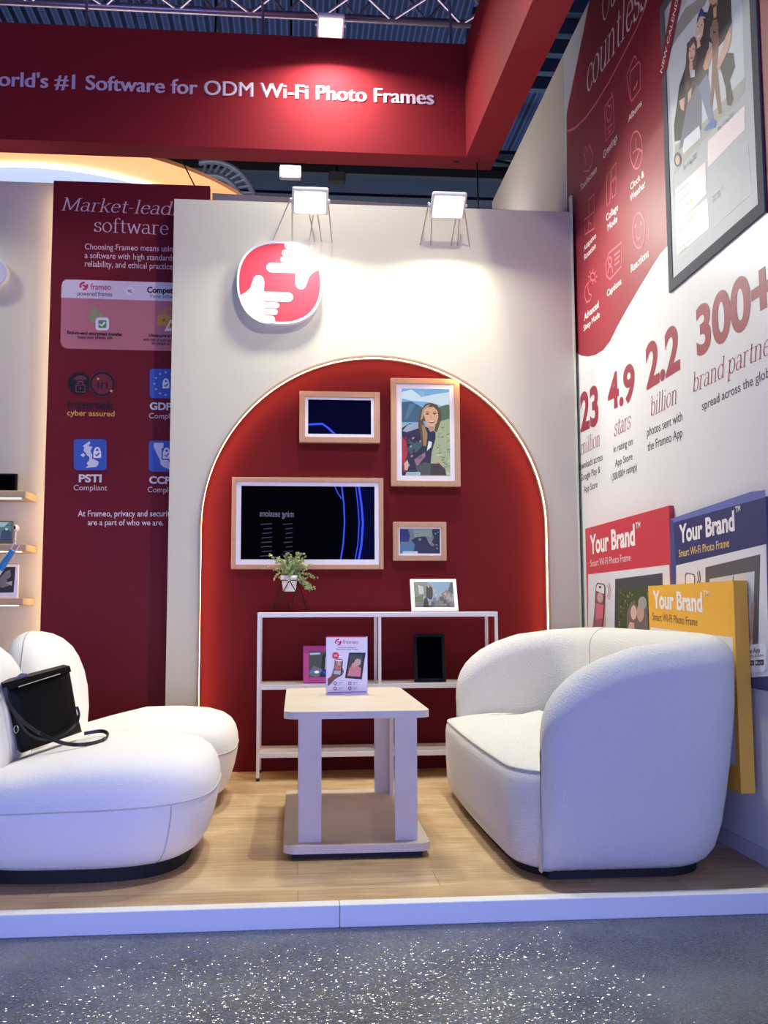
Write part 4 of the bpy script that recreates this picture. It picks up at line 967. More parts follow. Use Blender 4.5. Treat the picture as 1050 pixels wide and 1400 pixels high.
# ------------------------------------------------------------------ table
tx0, tx1 = PZ(386.5, 1166, .05).x, PZ(592.5, 1158, .05).x
ty0, ty1 = 3.655, 4.76
tz = .527
tb = thing('coffee_table', ((tx0+tx1)/2, (ty0+ty1)/2, 0), 'pale wood table with board legs and low base between the sofas', 'table')
def rplate(x0, x1, y0, y1, z0, z1, r):
    pts = []
    for cx, cy, a in ((x1-r, y1-r, 0), (x0+r, y1-r, 90), (x0+r, y0+r, 180), (x1-r, y0+r, 270)):
        for k in range(7):
            t_ = math.radians(a+15*k); pts.append(Vector((cx+r*math.cos(t_), cy+r*math.sin(t_), z0)))
    return MB().prism(pts, (0, 0, z1-z0))
fixn(rplate(tx0, tx1, ty0, ty1, tz-.026, tz, .05).build('tabletop', M['table'], tb))
fixn(rplate(tx0, tx1, ty0, ty1, .024, .052, .05).build('base_board', M['table'], tb))
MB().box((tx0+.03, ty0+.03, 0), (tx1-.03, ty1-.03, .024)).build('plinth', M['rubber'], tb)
lx = [PY(408, 1150, ty0+.06).x, PY(571, 1150, ty0+.06).x]
for (x0, x1) in ((lx[0], lx[0]+.083), (lx[1]-.083, lx[1])):
    for y in (ty0+.06, ty1-.09):
        mb = MB().box((x0, y, .052), (x1, y+.018, tz-.026))
        sx = x0 if x0 > .2 else x0
        xx = x0 if x0 < .2 else x1-.018
        if y > 4: mb.box((xx, y-.07, .052), (xx+.018, y, tz-.026))
        else: mb.box((xx, y+.018, .052), (xx+.018, y+.088, tz-.026))
        mb.build('leg', M['table'], tb)
# leaflet stand
ly = 4.39; a = PY(446.5, 870.5, ly); b = PY(502, 947, ly)
lf = thing('leaflet_stand', ((a.x+b.x)/2, ly, tz), 'white product leaflet in a clear stand on the table', 'leaflet')
MB().box((a.x-.002, ly+.004, tz), (b.x+.002, ly+.007, a.z)).build('back_sheet', M['acrylic'], lf)
MB().box((a.x-.002, ly-.03, tz), (b.x+.002, ly+.05, tz+.004)).build('foot_plate', M['acrylic'], lf)
MB().box((a.x, ly, tz+.004), (b.x, ly+.003, a.z)).build('paper', mat('leaflet_paper', rgb(226, 220, 236), .35), lf)
c = Canvas((a.x, ly, tz+.004), (1, 0, 0), (0, 0, 1), .00025)
zl = lambda x, y: (435+x/13.125, 860+y/13.125)
def T(pts): return [zl(*p) for p in pts]
MG = rgb(200, 36, 84)
c.poly(T([(145, 130), (865, 130), (865, 150), (145, 150)]), rgb(200, 60, 90))
frameo_mark(c, *zl(360, 235), 3.6, MG, .0062)
c.text('frameo', zl(445, 268), zl(718, 270), zl(445, 190)[1], MG, bold=.0)
c.text("World's #1 software for", zl(355, 338), zl(685, 338), zl(355, 316)[1], DARK, bold=.02); c.text('Smart Wi-Fi Photo Frames', zl(330, 374), zl(712, 372), zl(330, 350)[1], DARK, bold=.02)
c.poly(T([(555, 422), (848, 424), (785, 905), (480, 880)]), rgb(34, 38, 48)); c.poly(T([(848, 424), (856, 426), (800, 740), (788, 905), (775, 880)]), rgb(110, 116, 124)); c.up()
c.poly(T([(578, 460), (800, 470), (758, 862), (520, 845)]), rgb(70, 72, 70)); c.up()
c.poly(T([(525, 840), (560, 700), (620, 640), (700, 660), (770, 700), (755, 855)]), rgb(214, 130, 142)); c.poly(T([(590, 640), (620, 560), (650, 550), (665, 660), (620, 700)]), rgb(70, 44, 44)); c.up()
c.ell(*zl(705, 600), 4.4, 4.6, rgb(214, 170, 154)); c.ell(*zl(640, 650), 3, 3.6, rgb(214, 160, 145)); c.poly(T([(660, 560), (700, 530), (760, 545), (770, 600), (740, 560)]), rgb(196, 180, 172)); c.line(T([(560, 760), (650, 800), (720, 740)]), .006, rgb(210, 150, 140))
c.poly(T([(170, 1030), (170, 890), (230, 850), (300, 640), (440, 700), (460, 760), (430, 830), (300, 900), (230, 980)]), rgb(120, 78, 76)); c.up()
c.poly(T([(300, 560), (330, 535), (430, 540), (445, 570), (420, 830), (270, 820)]), rgb(40, 40, 48)); c.up(); c.poly(T([(310, 580), (430, 585), (405, 740), (290, 730)]), rgb(170, 110, 110)); c.poly(T([(315, 548), (430, 552), (432, 582), (312, 578)]), rgb(232, 232, 238)); c.poly(T([(285, 740), (405, 745), (400, 820), (275, 810)]), rgb(190, 188, 192)); c.up()
c.ell(*zl(370, 620), 2.8, 3.2, rgb(206, 160, 145)); c.poly(T([(310, 660), (400, 690), (395, 730), (300, 720)]), rgb(205, 110, 124))
c.ell(*zl(312, 477), 4.7, 4.7, rgb(216, 56, 84)); c.up(); c.line(T([(275, 466), (350, 466)]), .002, WHITE); c.line(T([(285, 485), (340, 485)]), .002, WHITE)
for x, y, col in ((305, 972, rgb(96, 70, 130)), (305, 1066, rgb(190, 50, 90)), (568, 972, rgb(190, 70, 110)), (568, 1064, rgb(84, 60, 84))):
    c.ring(*zl(x, y), 1.8, 1.9, .0035, col, n=12); c.line(T([(x+55, y-8), (x+135, y-10)]), .0018, rgb(120, 110, 130)); c.line(T([(x+55, y+16), (x+110, y+15)]), .0018, rgb(150, 140, 160))
c.poly(T([(170, 1130), (865, 1115), (865, 1135), (170, 1155)]), rgb(150, 130, 200))
c.build('printed_page', lf)

# ------------------------------------------------------------------ curved sofa on the right
sf = thing('sofa', (1.1, 4.15, 0), 'white boucle loveseat with a curved wrap-around back on the right', 'sofa')
YN, YFAR, XF, XBk = 3.195, 5.115, .812, 1.555; T_ = .17; Rc = .31
def sofa_path():
    h = T_/2; x0 = XF; y0 = YN+h; y1 = YFAR-h; xb = XBk-h; r = Rc-h; pts = []
    xs = [x0, x0+.004, x0+.014, x0+.03, x0+.055, x0+.085, x0+.13]
    while xs[-1] < xb-r-.04: xs.append(xs[-1]+.04)
    for x in xs: pts.append((Vector((x, y0)), Vector((0, -1)), x-x0))
    for k in range(0, 13):
        t_ = -PI/2 + k*PI/24; pts.append((Vector((xb-r+r*math.cos(t_), y0+r+r*math.sin(t_))), Vector((math.cos(t_), math.sin(t_))), xs[-1]-x0+.02+k*.04))
    n_ = 26
    for k in range(1, n_): pts.append((Vector((xb, y0+r+(y1-r-y0-r)*k/n_)), Vector((1, 0)), 1.2))
    far = [(Vector((p.x, y0+y1-p.y)), Vector((n.x, -n.y)), s_) for p, n, s_ in reversed(pts[:len(xs)+13])]
    return pts + far
def hgt(s_):
    tab = ((0, .43), (.004, .50), (.014, .548), (.03, .588), (.055, .625), (.085, .655), (.13, .69), (.2, .727), (.32, .768), (.5, .79), (.75, .803), (1.2, .808))
    for (a0, h0), (a1, h1) in zip(tab, tab[1:]):
        if s_ <= a1: return h0+(h1-h0)*(s_-a0)/(a1-a0)
    return tab[-1][1]
rows = []; seam_pts = []
for p, n, s_ in sofa_path():
    h = hgt(s_); wf = 1.0
    if s_ < .085: wf = max(.16, math.sqrt(max(0, 1-(1-s_/.085)**2)))
    prof = []; hh = T_/2*wf
    def fl(z): return   .085*(min(z, .66)/.66)**1.0 - .085 + .018*math.sin(PI*min(1, max(0, z/.8)))   # the outside leans outwards towards the top
    zs_out = [.028, .045, .08, .16, .26, .36, .46, .56]
    top = h-hh*1.05
    for z in [q for q in zs_out if q < top-.02] + [top]:
        prof.append((hh + fl(z)*(1 if s_ > .05 else .8) - {.028: .055, .045: .030, .08: .010}.get(z, 0)*(wf if s_ < .085 else 1), z))
    while len(prof) < 9: prof.insert(-1, tuple((prof[-2][i]+prof[-1][i])/2 for i in (0, 1)))
    prof.sort(key=lambda q: q[1])
    for k in range(1, 9):
        t_ = PI*k/9; prof.append((hh*math.cos(t_) + fl(top)*(1-t_/PI), top+hh*1.05*math.sin(t_)))
    for z in (top, top*.75, .36, .2, .03): prof.append((-hh, min(z, top)))
    rows.append([Vector((p.x+n.x*u_, p.y+n.y*u_, z)) for u_, z in prof])
mb = MB().grid(rows, closed=True, cap0=True, cap1=True)
o = mb.build('wraparound_back', M['boucle'], sf); fixn(o); autosmooth(o, 70)
sr = min(rows, key=lambda r_: abs(r_[0].y-4.62) + (0 if r_[0].x > 1.3 else 9))
MB().tube([q for q in sr[12:21]], .0035, 6).build('seam', M['seam'], o, True)
# seat block
def seat_outline(inset, bow=0.0):
    x0 = .728+inset; pts = []
    pts += [(1.10, YN+.17+inset), (.95, YN+.135+inset)]
    cx, cy, r = x0+.24, YN+.06+inset+.24, .24
    for k in range(1, 9):
        t_ = math.radians(-112-68*k/8); pts.append((cx+r*math.cos(t_), cy+r*math.sin(t_)))
    for k in range(1, 12):
        y = cy+(YFAR+YN-cy-cy)*k/12; pts.append((x0-.012*math.sin(PI*k/12), y))
    m_ = [(x, YN+YFAR-y) for x, y in reversed(pts[:10])]
    pts += m_ + [(1.22, YFAR-.17), (1.22, YN+.17)]
    return pts
rows = []
for ins, z in ((.03, .03), (.012, .045), (.004, .10), (0, .2), (0, .31), (.004, .338), (.012, .352), (.028, .362), (.07, .374), (.14, .386), (.22, .392)):
    rows.append([Vector((x, y, z)) for x, y in seat_outline(ins)])
mb = MB().grid(rows, closed=True, cap0=True); k0 = len(rows)-1; n_ = len(rows[0])
tri = tessellate_polygon([rows[-1]]); mb.F += [[i+k0*n_ for i in t_] for t_ in tri]
o = mb.build('seat', M['boucle'], sf); fixn(o); autosmooth(o, 70)
MB().tube([Vector((x, y, .353)) for x, y in seat_outline(.010)[1:-3]], .005, 6).build('piping', M['seam'], o, True)
MB().tube([Vector((XF+.055+.02*math.sin(z*3), YN+.085-.012-.0, z)) for z in (.06, .15, .25, .34)], .003, 6)
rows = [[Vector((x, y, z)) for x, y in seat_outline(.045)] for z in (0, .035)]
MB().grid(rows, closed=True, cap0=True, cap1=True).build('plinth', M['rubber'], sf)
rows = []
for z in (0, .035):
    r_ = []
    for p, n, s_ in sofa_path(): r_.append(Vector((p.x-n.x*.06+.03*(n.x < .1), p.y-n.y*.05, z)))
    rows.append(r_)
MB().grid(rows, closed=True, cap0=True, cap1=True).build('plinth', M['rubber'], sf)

# ------------------------------------------------------------------ two puffy lounge chairs on the left
def superell(a, b, e, n=56):
    return [(a*math.copysign(abs(math.cos(t_))**(2/e), math.cos(t_)), b*math.copysign(abs(math.sin(t_))**(2/e), math.sin(t_))) for t_ in [2*PI*k/n for k in range(n)]]
def lounge(cx, cy, label):
    t = thing('lounge_chair', (cx, cy, 0), label, 'armchair', 'puffy white lounge chairs')
    a, b = .47, .49
    def tl(x, z):                                                      # the seat falls away towards its backrest
        r_ = (x-cx)/a
        return z*(1+(.05+.22*max(0, (z-.25)/.17))*min(0, r_)*min(1, z/.2)+.03*max(0, r_)*min(1, z/.2))
    prof = [(.74, .045), (.82, .048), (.885, .066), (.93, .10), (.965, .15), (.99, .205), (1.0, .252), (.994, .29), (.972, .325), (.93, .356), (.86, .380), (.75, .399), (.58, .412), (.36, .419), (.15, .422), (.02, .4225)]
    rows = [[Vector((cx+x*f_, cy+y*f_, tl(cx+x*f_, z))) for x, y in superell(a, b, 3.1)] for f_, z in prof]
    rows0 = rows
    o = MB().grid(rows, closed=True, cap0=True, cap1=True).build('seat', M['knit'], t); fixn(o); autosmooth(o, 80)
    MB().tube([Vector((cx+x, cy+y, tl(cx+x, .250))) for x, y in superell(a, b, 3.1)], .003, 6, True).build('piping', M['seam'], o, True)
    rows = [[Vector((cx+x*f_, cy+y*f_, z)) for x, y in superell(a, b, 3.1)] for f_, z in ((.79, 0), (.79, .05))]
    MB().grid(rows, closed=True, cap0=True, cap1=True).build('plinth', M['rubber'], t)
    MB().tube([r_[48]+Vector((.0008, -.0008, 0)) for r_ in rows0[1:7]], .0022, 6).build('seam', M['seam'], o, True)
    # backrest: an upright egg, thick in X, rounded on top, leaning back
    bx = cx-.455
    rows = []
    for z, fx, fy in ((.10, .70, .80), (.18, .86, .92), (.30, .97, 1), (.42, 1.0, 1.0), (.52, .97, .97), (.60, .90, .92), (.67, .79, .84), (.72, .67, .74), (.76, .50, .60), (.785, .32, .42), (.797, .14, .2), (.80, .02, .03)):
        sh = .02 - .07*(1-fx)
        rows.append([Vector((bx+sh+x*fx, cy+y*fy, z)) for x, y in superell(.175, .44, 2.4, 44)])
    o = MB().grid(rows, closed=True, cap0=True, cap1=True).build('backrest', M['knit'], t); fixn(o); autosmooth(o, 80)
    sp = [r_[33] for r_ in rows]
    MB().tube([p+Vector((0, -.001, 0)) for p in sp[2:]], .003, 6).build('piping', M['seam'], o, True)
    return t
CH = lounge(-.755, 3.83, 'nearer puffy white lounge chair holding the black handbag')
c2 = copy_tree(CH); c2.location = (-.745, 4.86, 0); c2['label'] = 'farther puffy white lounge chair beside the maroon panel'

# ------------------------------------------------------------------ black handbag leaning on the near backrest
YBG = 3.68
def BG(x, y, dy=0): return PY(x, y, 3.70+.23*(x-18)/95+dy)
bt = [BG(5, 938, .02), BG(95, 913, .02), BG(99, 935, .015), BG(106, 975, .005), BG(113, 1001, 0), BG(31, 1030, 0), BG(18, 985, .01)]
hb = thing('handbag', BG(70, 1020, .03), 'black leather handbag with long strap slumped on the nearer lounge chair', 'bag')
rows = []
front = [Vector(p) for p in bt]; ctr = sum(front, Vector())/len(front)
dv = Vector((-.45, 1, .0)).normalized()
def blow(f_, d): return [ctr+(p-ctr)*f_+dv*d for p in front]
def dens(pts, k=4):
    out = []
    for i, p in enumerate(pts):
        q = pts[(i+1) % len(pts)]
        for j in range(k): out.append(p.lerp(q, j/k))
    return out
rows = [dens(blow(f_, d)) for f_, d in ((.05, -.012), (.6, -.010), (.92, -.002), (1.0, .012), (1.01, .04), (1.01, .075), (.98, .10), (.9, .11), (.05, .112))]
o = MB().grid(rows, closed=True, cap0=True, cap1=True).build('body', M['leather'], hb); fixn(o); autosmooth(o, 60)
fl_ = [BG(4, 934, .01), BG(95, 910.5, .01), BG(97, 918, .005), BG(8, 944, .005)]
fixn(MB().prism([p - dv*.006 for p in fl_], dv*.115).build('top_flap', M['leather'], hb))
MB().tube([BG(25, 939, -.006), BG(82, 921, -.006)], .0022, 6).build('zip', M['steel'], hb)
def smooth_path(pts, n=8):
    out = []
    P_ = [pts[0]] + pts + [pts[-1]]
    for i in range(1, len(P_)-2):
        for k in range(n):
            t_ = k/n; a0, b0, c0, d0 = P_[i-1], P_[i], P_[i+1], P_[i+2]
            out.append(.5*((2*b0)+(c0-a0)*t_+(2*a0-5*b0+4*c0-d0)*t_*t_+(3*b0-a0-3*c0+d0)*t_**3))
    return out + [pts[-1]]
def strap(pts, w_=.016):
    path = smooth_path(pts); mb = MB(); V = []; Fc = []
    for i, p in enumerate(path):
        t_ = (path[min(i+1, len(path)-1)]-path[max(i-1, 0)]).normalized(); n_ = t_.cross(Vector((0, 1, 0)))
        n_ = n_.normalized() if n_.length > 1e-3 else Vector((0, 0, 1)); q = t_.cross(n_).normalized()*.0025
        V += [p+n_*w_/2-q, p-n_*w_/2-q, p-n_*w_/2+q, p+n_*w_/2+q]
    rows = [V[i*4:i*4+4] for i in range(len(path))]
    return mb.grid(rows, closed=True, cap0=True, cap1=True)
st = strap([BG(7, 940, -.01), BG(12, 962, -.02), BG(30, 985, -.03), BG(55, 1003, -.04), BG(85, 1015.5, -.20), BG(112, 1018, -.30), BG(138, 1013, -.28), BG(147, 1004, -.18), BG(138, 999.5, -.10), BG(115, 1003, -.05)], .013)
fixn(st.build('strap', M['strap'], hb))
st = strap([BG(9, 942, -.01), BG(20, 975, -.02), BG(38, 1002, -.025), BG(62, 1011.5, -.035), BG(85, 1005, -.03), BG(102, 992, -.025), BG(108, 978, -.02), BG(105, 966, -.015)], .009)
fixn(st.build('strap', M['strap'], hb))
MB().tube([BG(22+3*math.cos(k*PI/6), 997+5*math.sin(k*PI/6), -.04) for k in range(12)], .0016, 6, True).build('ring', M['steel'], hb)
o = MB().prism([BG(12, 934, .05), BG(28, 920.5, .05), BG(36, 921, .045), BG(44, 930, .04), BG(20, 960, .04)], (0, .01, 0)).build('notebook', M['phone']); fixn(o)
tag(o, 'violet grey cover sticking out of the black handbag', 'notebook')

# ------------------------------------------------------------------ left wall shelves and their things
YSH = 5.86
for k, (xr, yy, yl) in enumerate(((42, 675, 'top'), (42.5, 748, 'middle'), (38.5, 822, 'bottom'))):
    yfr = 5.62; e = PY(xr-7, yy+1, yfr); zz = PY(20, yy, yfr).z
    t = thing('wall_shelf', (e.x-.4, YSH, zz-.02), {'top': 'topmost light oak wall shelf at the left edge', 'middle': 'middle light oak wall shelf at the left edge', 'bottom': 'lowest light oak wall shelf at the left edge'}[yl], 'shelf', 'oak shelves on the left cream wall')
    MB().box((e.x-.9, yfr, zz-.022), (e.x, YSH-.001, zz+.018), .003, 1).build('board', M['shelf_oak'], t)
    MB().box((e.x-.9, yfr+.012, zz-.026), (e.x-.03, yfr+.03, zz-.0215)).build('light_strip', M['led_warm'], t)
    if yl == 'top':
        a = PY(-60, 647, 5.72); b = PY(23.5, 668, 5.72)
        o = thing('tablet', ((a.x+b.x)/2, 5.72, zz+.018), 'dark tablet frame on the topmost oak shelf', 'picture frame')
        MB().box((a.x, 5.71, zz+.018), (b.x, 5.735, a.z), .004).build('border', M['black'], o); MB().box((a.x+.01, 5.7085, zz+.03), (b.x-.012, 5.712, a.z-.01)).build('screen', M['glass_black'], o)
    if yl == 'middle':
        a = PY(-50, 712, 5.72); b = PY(17.5, 741, 5.72)
        o = thing('framed_picture', ((a.x+b.x)/2, 5.72, zz+.018), 'small grey photo frame on the middle oak shelf', 'picture frame')
        MB().box((a.x, 5.71, zz+.018), (b.x, 5.735, a.z), .003).build('border', M['grey'], o)
        c = Canvas((b.x, 5.7095, zz), (1, 0, 0), (0, 0, 1), .0003)
        c.poly([(-48, 715), (15.5, 714), (15, 738), (-48, 738)], rgb(84, 110, 116)); c.up(); c.poly([(2, 726), (9, 722), (15, 727), (15, 738), (0, 738)], rgb(46, 60, 80)); c.poly([(-40, 714), (12, 714), (6, 720), (-20, 722)], rgb(150, 178, 180)); c.ell(9, 723.5, 2, 1.6, rgb(180, 196, 196)); c.build('picture', o, SCR)
        cp = PY(21, 722.5, 5.76)
        o = thing('web_camera', (cp.x, 5.76, zz+.018), 'small white round camera behind the frame on the middle oak shelf', 'camera')
        mbs = MB(); rr_ = .022; rows = [[cp + Vector((rr_*math.cos(a0)*math.sin(b0), rr_*math.sin(a0)*math.sin(b0), rr_*math.cos(b0))) for a0 in [2*PI*i/20 for i in range(20)]] for b0 in [PI*(j+.02)/12.04 for j in range(13)]]
        fixn(mbs.grid(rows, closed=True, cap0=True, cap1=True).build('head', M['white_paint'], o, True))
        MB().lathe([(.018, 0), (.018, .004), (.006, .008), (.006, max(.01, cp.z-rr_-zz-.018+.004))], (cp.x, 5.76, zz+.018), 16).build('foot', M['white_paint'], o)
        fixn(MB().tube([cp+Vector((-.004, -.018, .003)), cp+Vector((-.005, -.0235, .004))], .012, 14).build('lens', M['black'], o))
    if yl == 'bottom':
        a = PY(-70, 772, 5.70); b = PY(24.5, 815, 5.70)
        o = thing('framed_picture', ((a.x+b.x)/2, 5.70, zz+.018), 'white framed black and white photo on the lowest oak shelf', 'picture frame')
        MB().box((a.x, 5.69, zz+.018), (b.x, 5.712, a.z), .003).build('border', M['white_paint'], o)
        c = Canvas((b.x, 5.6895, zz), (1, 0, 0), (0, 0, 1), .0003)
        c.poly([(-64, 776), (21.5, 775), (18.5, 810), (-64, 811)], rgb(38, 40, 44)); c.up(); c.poly([(0, 790), (8, 781), (14, 779), (15, 788), (9, 793), (13, 800), (4, 804), (0, 803)], rgb(120, 122, 124)); c.poly([(8, 797), (17, 794), (16, 801)], rgb(170, 172, 172)); c.build('picture', o)
        a0 = PY(-14, 800, 5.57); b0 = PY(25, 741, 5.60); d0 = (b0-a0)
        o = thing('selfie_stick', PY(-14, 822, 5.60), 'blue and white stick leaning in front of the lowest oak shelf', 'stick')
        MB().tube([a0-d0*.6, a0+d0*.35], .017, 12).build('tube', M['lamp_white'], o)
        MB().tube([a0+d0*.35, a0+d0*.80], [.019, .017], 12).build('grip', M['blue'], o)
        e1 = a0+d0*.80; e2 = b0; sd = Vector((d0.z, 0, -d0.x)).normalized()*.015
        MB().tube([e1-sd, e2-sd, e2+sd, e1+sd], .0045, 6, True).build('loop', M['acrylic'], o)
# round lit badge on the cream wall
pc = PY(-12, 372, 5.82)
bdg = thing('round_sign', (pc.x, 5.86, pc.z-.095), 'round white badge sign cut by the left picture edge', 'sign')
def disc(y0, y1, r, m, nm):
    fixn(MB().prism([Vector((pc.x+r*math.cos(2*PI*k/40), y0, pc.z+r*math.sin(2*PI*k/40))) for k in range(40)], (0, y1-y0, 0)).build(nm, m, bdg))
disc(5.815, 5.859, .095, M['lamp_white'], 'rim'); disc(5.812, 5.8155, .084, mat('pale_lilac_face', rgb(214, 206, 222), .4), 'face')

# ------------------------------------------------------------------ neighbouring stand: ring canopy, curved truss, far lamps
Yc = 8.4; ctr = PY(95, 318, Yc); ro = 285*Yc/1380; ri = 218*Yc/1380
cn = thing('ring_canopy', ctr, 'round orange ring canopy with a white lit inner rim behind the panels', 'canopy')
N_ = 80
def circ(r, z): return [ctr+Vector((r*math.cos(2*PI*k/N_), r*math.sin(2*PI*k/N_), z)) for k in range(N_)]
fixn(MB().grid([circ(ri+.02, 0), circ(ro, 0), circ(ro, .03), circ(ri+.02, .03), circ(ri+.02, 0)], closed=True).build('shade', M['orange'], cn))
fixn(MB().grid([circ(ri, -.03), circ(ri+.018, -.03), circ(ri+.018, .03), circ(ri, .03), circ(ri, -.03)], closed=True).build('light_rim', M['ring_white'], cn, True))
fixn(MB().grid([circ(ri+.015, .03), circ(ri+.015, .08), circ(ri, .08), circ(ri, .03)], closed=True).build('inner_band', mat('lit_lantern_lining', rgb(90, 100, 120), .6, emit=(.62, .74, 1, 1), strength=.42), cn, True))
fixn(MB().grid([circ(ri, .06), circ(.02, .06), circ(.02, .075), circ(ri, .075)], closed=True).build('top_cover', bpy.data.materials['lit_lantern_lining'], cn))
area('canopy_fill', ctr+Vector((.9, .2, -3.0)), (0, 0, 1), 4.0, 3.0, 32, (1, .80, .55))  # added light with no fixture, brightens the canopy's orange underside
area('hall_fill', (1.5, 18, 2.6), (0, .55, 1), 14, 2, 1000, (.70, .82, 1))  # added fill hidden behind the stand, lifts the dark hall wall and ceiling
area('hall_fill', (-.5, 7.2, 3.4), (0, -.28, 1), 5, .5, 26, (.95, .88, 1))  # added fill with no fixture, lights the truss from below
p0 = PY(243, 218, 8.2)
tag(MB().tube([PY(236, 190, 5.76), PY(243, 205, 5.77), PY(252, 226, 5.78), PY(262, 246, 5.78), PY(267, 256, 5.78)], .004, 6).build('cable', M['black']), 'thin dark cable hanging in front of the orange canopy', 'cable')
# curved chrome truss
ct = thing('curved_truss', PY(330, 262, 9.6), 'curved chrome truss beside the orange ring canopy', 'truss')
def arcp(r, dy, n=14):
    return [PY(288+r*math.cos(math.radians(a)), 285-r*math.sin(math.radians(a))*1.05, 9.6+dy) for a in [-28+133*k/n for k in range(n+1)]]
A0, A1, A2, A3 = arcp(62, 0), arcp(44, 0), arcp(60, .35), arcp(42, .35)
for A_ in (A0, A1, A2, A3): MB().tube(A_, .022, 8).build('chord', M['chrome'], ct, True)
for k in range(len(A0)-1):
    for P_, Q_ in ((A0, A1), (A2, A3), (A0, A2)):
        MB().tube([P_[k], Q_[k+1]], .011, 6).build('brace', M['chrome'], ct)
MB().tube([A0[-3], (A0[-3].x, A0[-3].y, 12.0)], .012, 6).build('hanger', M['black'], ct)
# far lamps
def far_lamp(x, y, Y, w_, h_, lit, label):
    cpt = PY(x, y, Y)
    t = thing('flood_light', cpt, label, 'light', 'floods hanging in the hall')
    MB().box(cpt+Vector((-w_/2, 0, -h_/2)), cpt+Vector((w_/2, .08, h_/2)), .02).build('housing', M['lamp_white'] if lit else M['grey'], t)
    MB().box(cpt+Vector((-w_*.44, -.006, -h_*.42)), cpt+Vector((w_*.44, .0, h_*.42))).build('glass', M['flood'] if lit else M['grey'], t)
    MB().tube([cpt+Vector((0, .04, h_/2)), (cpt.x, cpt.y+.04, 12.0)], .012, 6).build('hanger', M['black'], t)
far_lamp(397, 234, 9, .21, .125, True, 'lit flood lamp hanging in the hall under the banner')
far_lamp(461, 241, 10, .18, .12, False, 'unlit grey lamp hanging in the hall right of the lit one')

# ------------------------------------------------------------------ lighting truss above the banner
tr = thing('lighting_truss', (-1, YH+.09, 4.5), 'aluminium lattice truss running above the red banner', 'truss')
zl0 = PY(320, 17, YH+.27).z; x0, x1 = -3.6, PY(636, 30, YH).x+.35
for dy in (-.02, .27):
    for dz in (0, .29):
        MB().tube([(x0, YH+dy, zl0+dz), (x1, YH+dy, zl0+dz)], .025, 10).build('chord', M['truss'], tr, True)
k = 0; x = x0
while x < x1-.2:
    za, zb2 = (zl0, zl0+.29) if k % 2 == 0 else (zl0+.29, zl0)
    for dy in (-.02, .27): MB().tube([(x, YH+dy, za), (x+.22, YH+dy, zb2)], .010, 6).build('brace', M['truss'], tr)
    ya, yb = (-.02, .27) if k % 2 == 0 else (.27, -.02)
    MB().tube([(x, YH+ya, zl0), (x+.22, YH+yb, zl0)], .010, 6).build('brace', M['truss'], tr)
    k += 1; x += .22
for px0 in (118, 360, 617):
    q = PY(px0, 40, YH+.05)
    tag(MB().tube([(q.x-.01, YH+.06, zl0), (q.x-.004, YH+.06, (zl0+hz1)/2+.02), (q.x, YH+.06, hz1)], .009, 6).build('hanging_strap', M['truss']), {118: 'leftmost short hanger between truss and red banner', 360: 'middle short hanger between truss and red banner', 617: 'rightmost short hanger between truss and red banner'}[px0], 'hanger', 'hangers between truss and banner')

# hall roof structure
def beam(a, b, r, nm='roof_beam'): return MB().tube([a, b], r, 6)
bms = [((-20, 16, 8.6), (20, 16, 8.6)), ((-20, 20, 9.5), (20, 20, 9.5)), ((-20, 13, 6.9), (20, 13, 6.9))]
for k, (a, b) in enumerate(bms):
    o = beam(a, b, .10).build('roof_beam', M['hallbeam']); o['kind'] = 'structure'
for k in range(7):
    x = -3+1.9*k
    o = beam((x, 16, 8.6), (x+1.2, 13, 6.9), .05).build('roof_brace', M['hallbeam']); o['kind'] = 'structure'
for k in range(10):
    y = 9+k*.45
    o = MB().box((2.2, y, 8.2), (5.4, y+.12, 8.5)).build('roof_slat', M['hall']); o['kind'] = 'structure'
# dark rail beside the side beam
tag(MB().box((hxi+th+.16, 1.2, hz1+.10), (hxi+th+.22, 5.3, hz1+.16)).build('cable_rail', M['hallbeam']), 'dark rail running between the side banner and the graphic wall', 'rail')

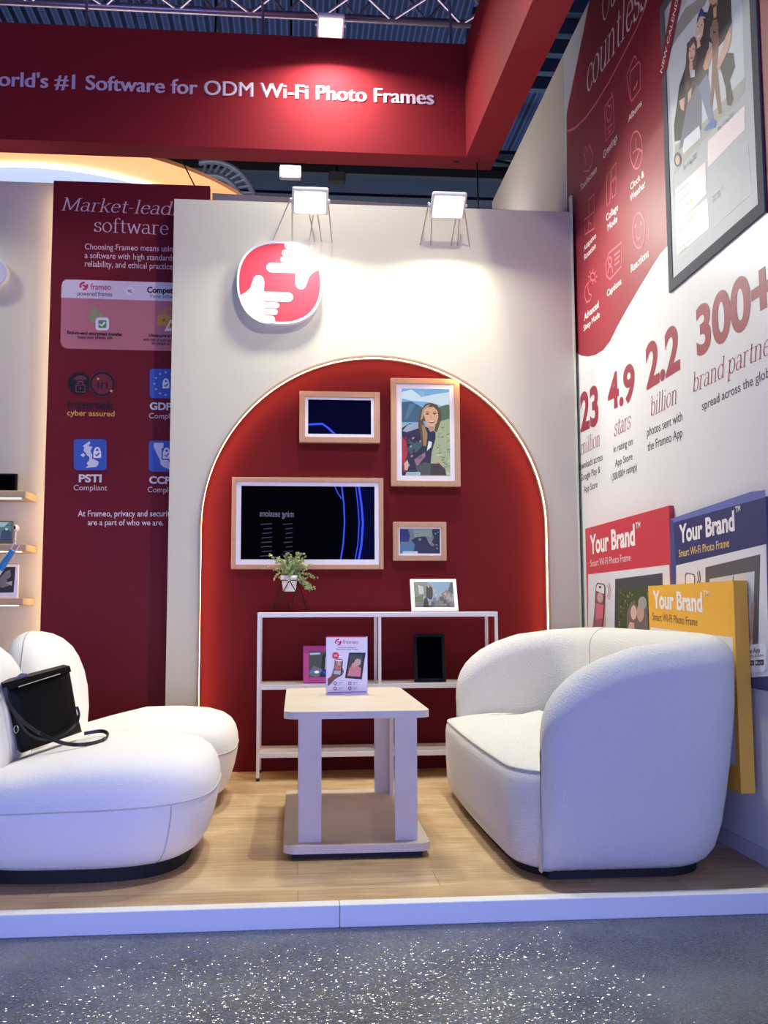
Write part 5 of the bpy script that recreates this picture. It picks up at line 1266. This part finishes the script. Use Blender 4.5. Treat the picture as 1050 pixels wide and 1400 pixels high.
# ------------------------------------------------------------------ stand across the aisle (its lit screen is mirrored in the frames)
YO = -2.4; YV = 2*(YG+.010)-YO
def MV(x, y, d=0):
    q = PY(x, y, YV); return Vector((q.x, YO+d, q.z))
sw = thing('led_screen', (.5, YO, ZC), 'dark screen wall across the aisle mirrored in the largest oak frame', 'screen')
MB().box((-5, YO-.1, ZC), (6, YO, 5.5)).build('cabinet', mat('screen_black', (.004, .004, .01, 1), .8), sw)
MB().box((-4.6, YO, .05), (5.6, YO+.01, 1.30)).build('lit_band', mat('blue_fill_band', (.1, .1, .3, 1), .5, emit=(.30, .375, 1.0, 1), strength=SCREEN), sw)  # low band added for the blue front fill, below the mirrored area
mb = MB()
for pts, r_ in (([(466, 655), (470, 690), (471, 715), (469, 745), (464, 775)], .009), ([(489, 655), (494, 690), (496, 715), (494, 745), (488, 778)], .013), ([(485, 655), (489, 690), (491, 715), (489, 745), (483, 778)], .006), ([(418, 581), (441, 580), (449, 586), (463, 599)], .013), ([(457, 664), (462, 675), (467, 682)], .006)):
    mb.tube([MV(*p, .03) for p in pts], r_, 8)
mb.build('light_tube', mat('blue_neon', (.1, .2, 1, 1), .5, emit=(.05, .11, 1.0, 1), strength=12), sw)
a = MV(488, 655, .004); b = MV(600, 785, .004)
MB().box((a.x, YO, b.z), (b.x, YO+.006, a.z)).build('blue_panel', mat('deep_blue_panel', (.01, .01, .1, 1), .6, emit=(.01, .015, .25, 1), strength=1.0), sw)
a = MV(414, 540, .004); b = MV(512, 599, .004)
MB().box((a.x, YO, b.z), (b.x, YO+.005, a.z)).build('blue_panel', mat('deeper_blue_panel', (.01, .01, .1, 1), .6, emit=(.01, .012, .20, 1), strength=1.0), sw)
c = Canvas((0, YO+.004, 0), (-1, 0, 0), (0, 0, 1), .001)
a = MV(401.5, 707); b = MV(355, 706); t_ = MV(401.5, 699)
c.text('ming sessions', (-a.x, a.z), (-b.x, b.z), t_.z, (.30, .30, .50, 1), bold=.01, px=False)
for k in range(9):
    for x, ln in ((372, 18), (400, 14)):
        y = 716+k*6.2; q = MV(x, y); r_ = MV(x-ln*(.6+.4*random.random()), y+1)
        c.line([(-q.x, q.z), (-r_.x, r_.z)], .010, (.12, .12, .24, 1), px=False)
c.build('lettering', sw, GLOW)
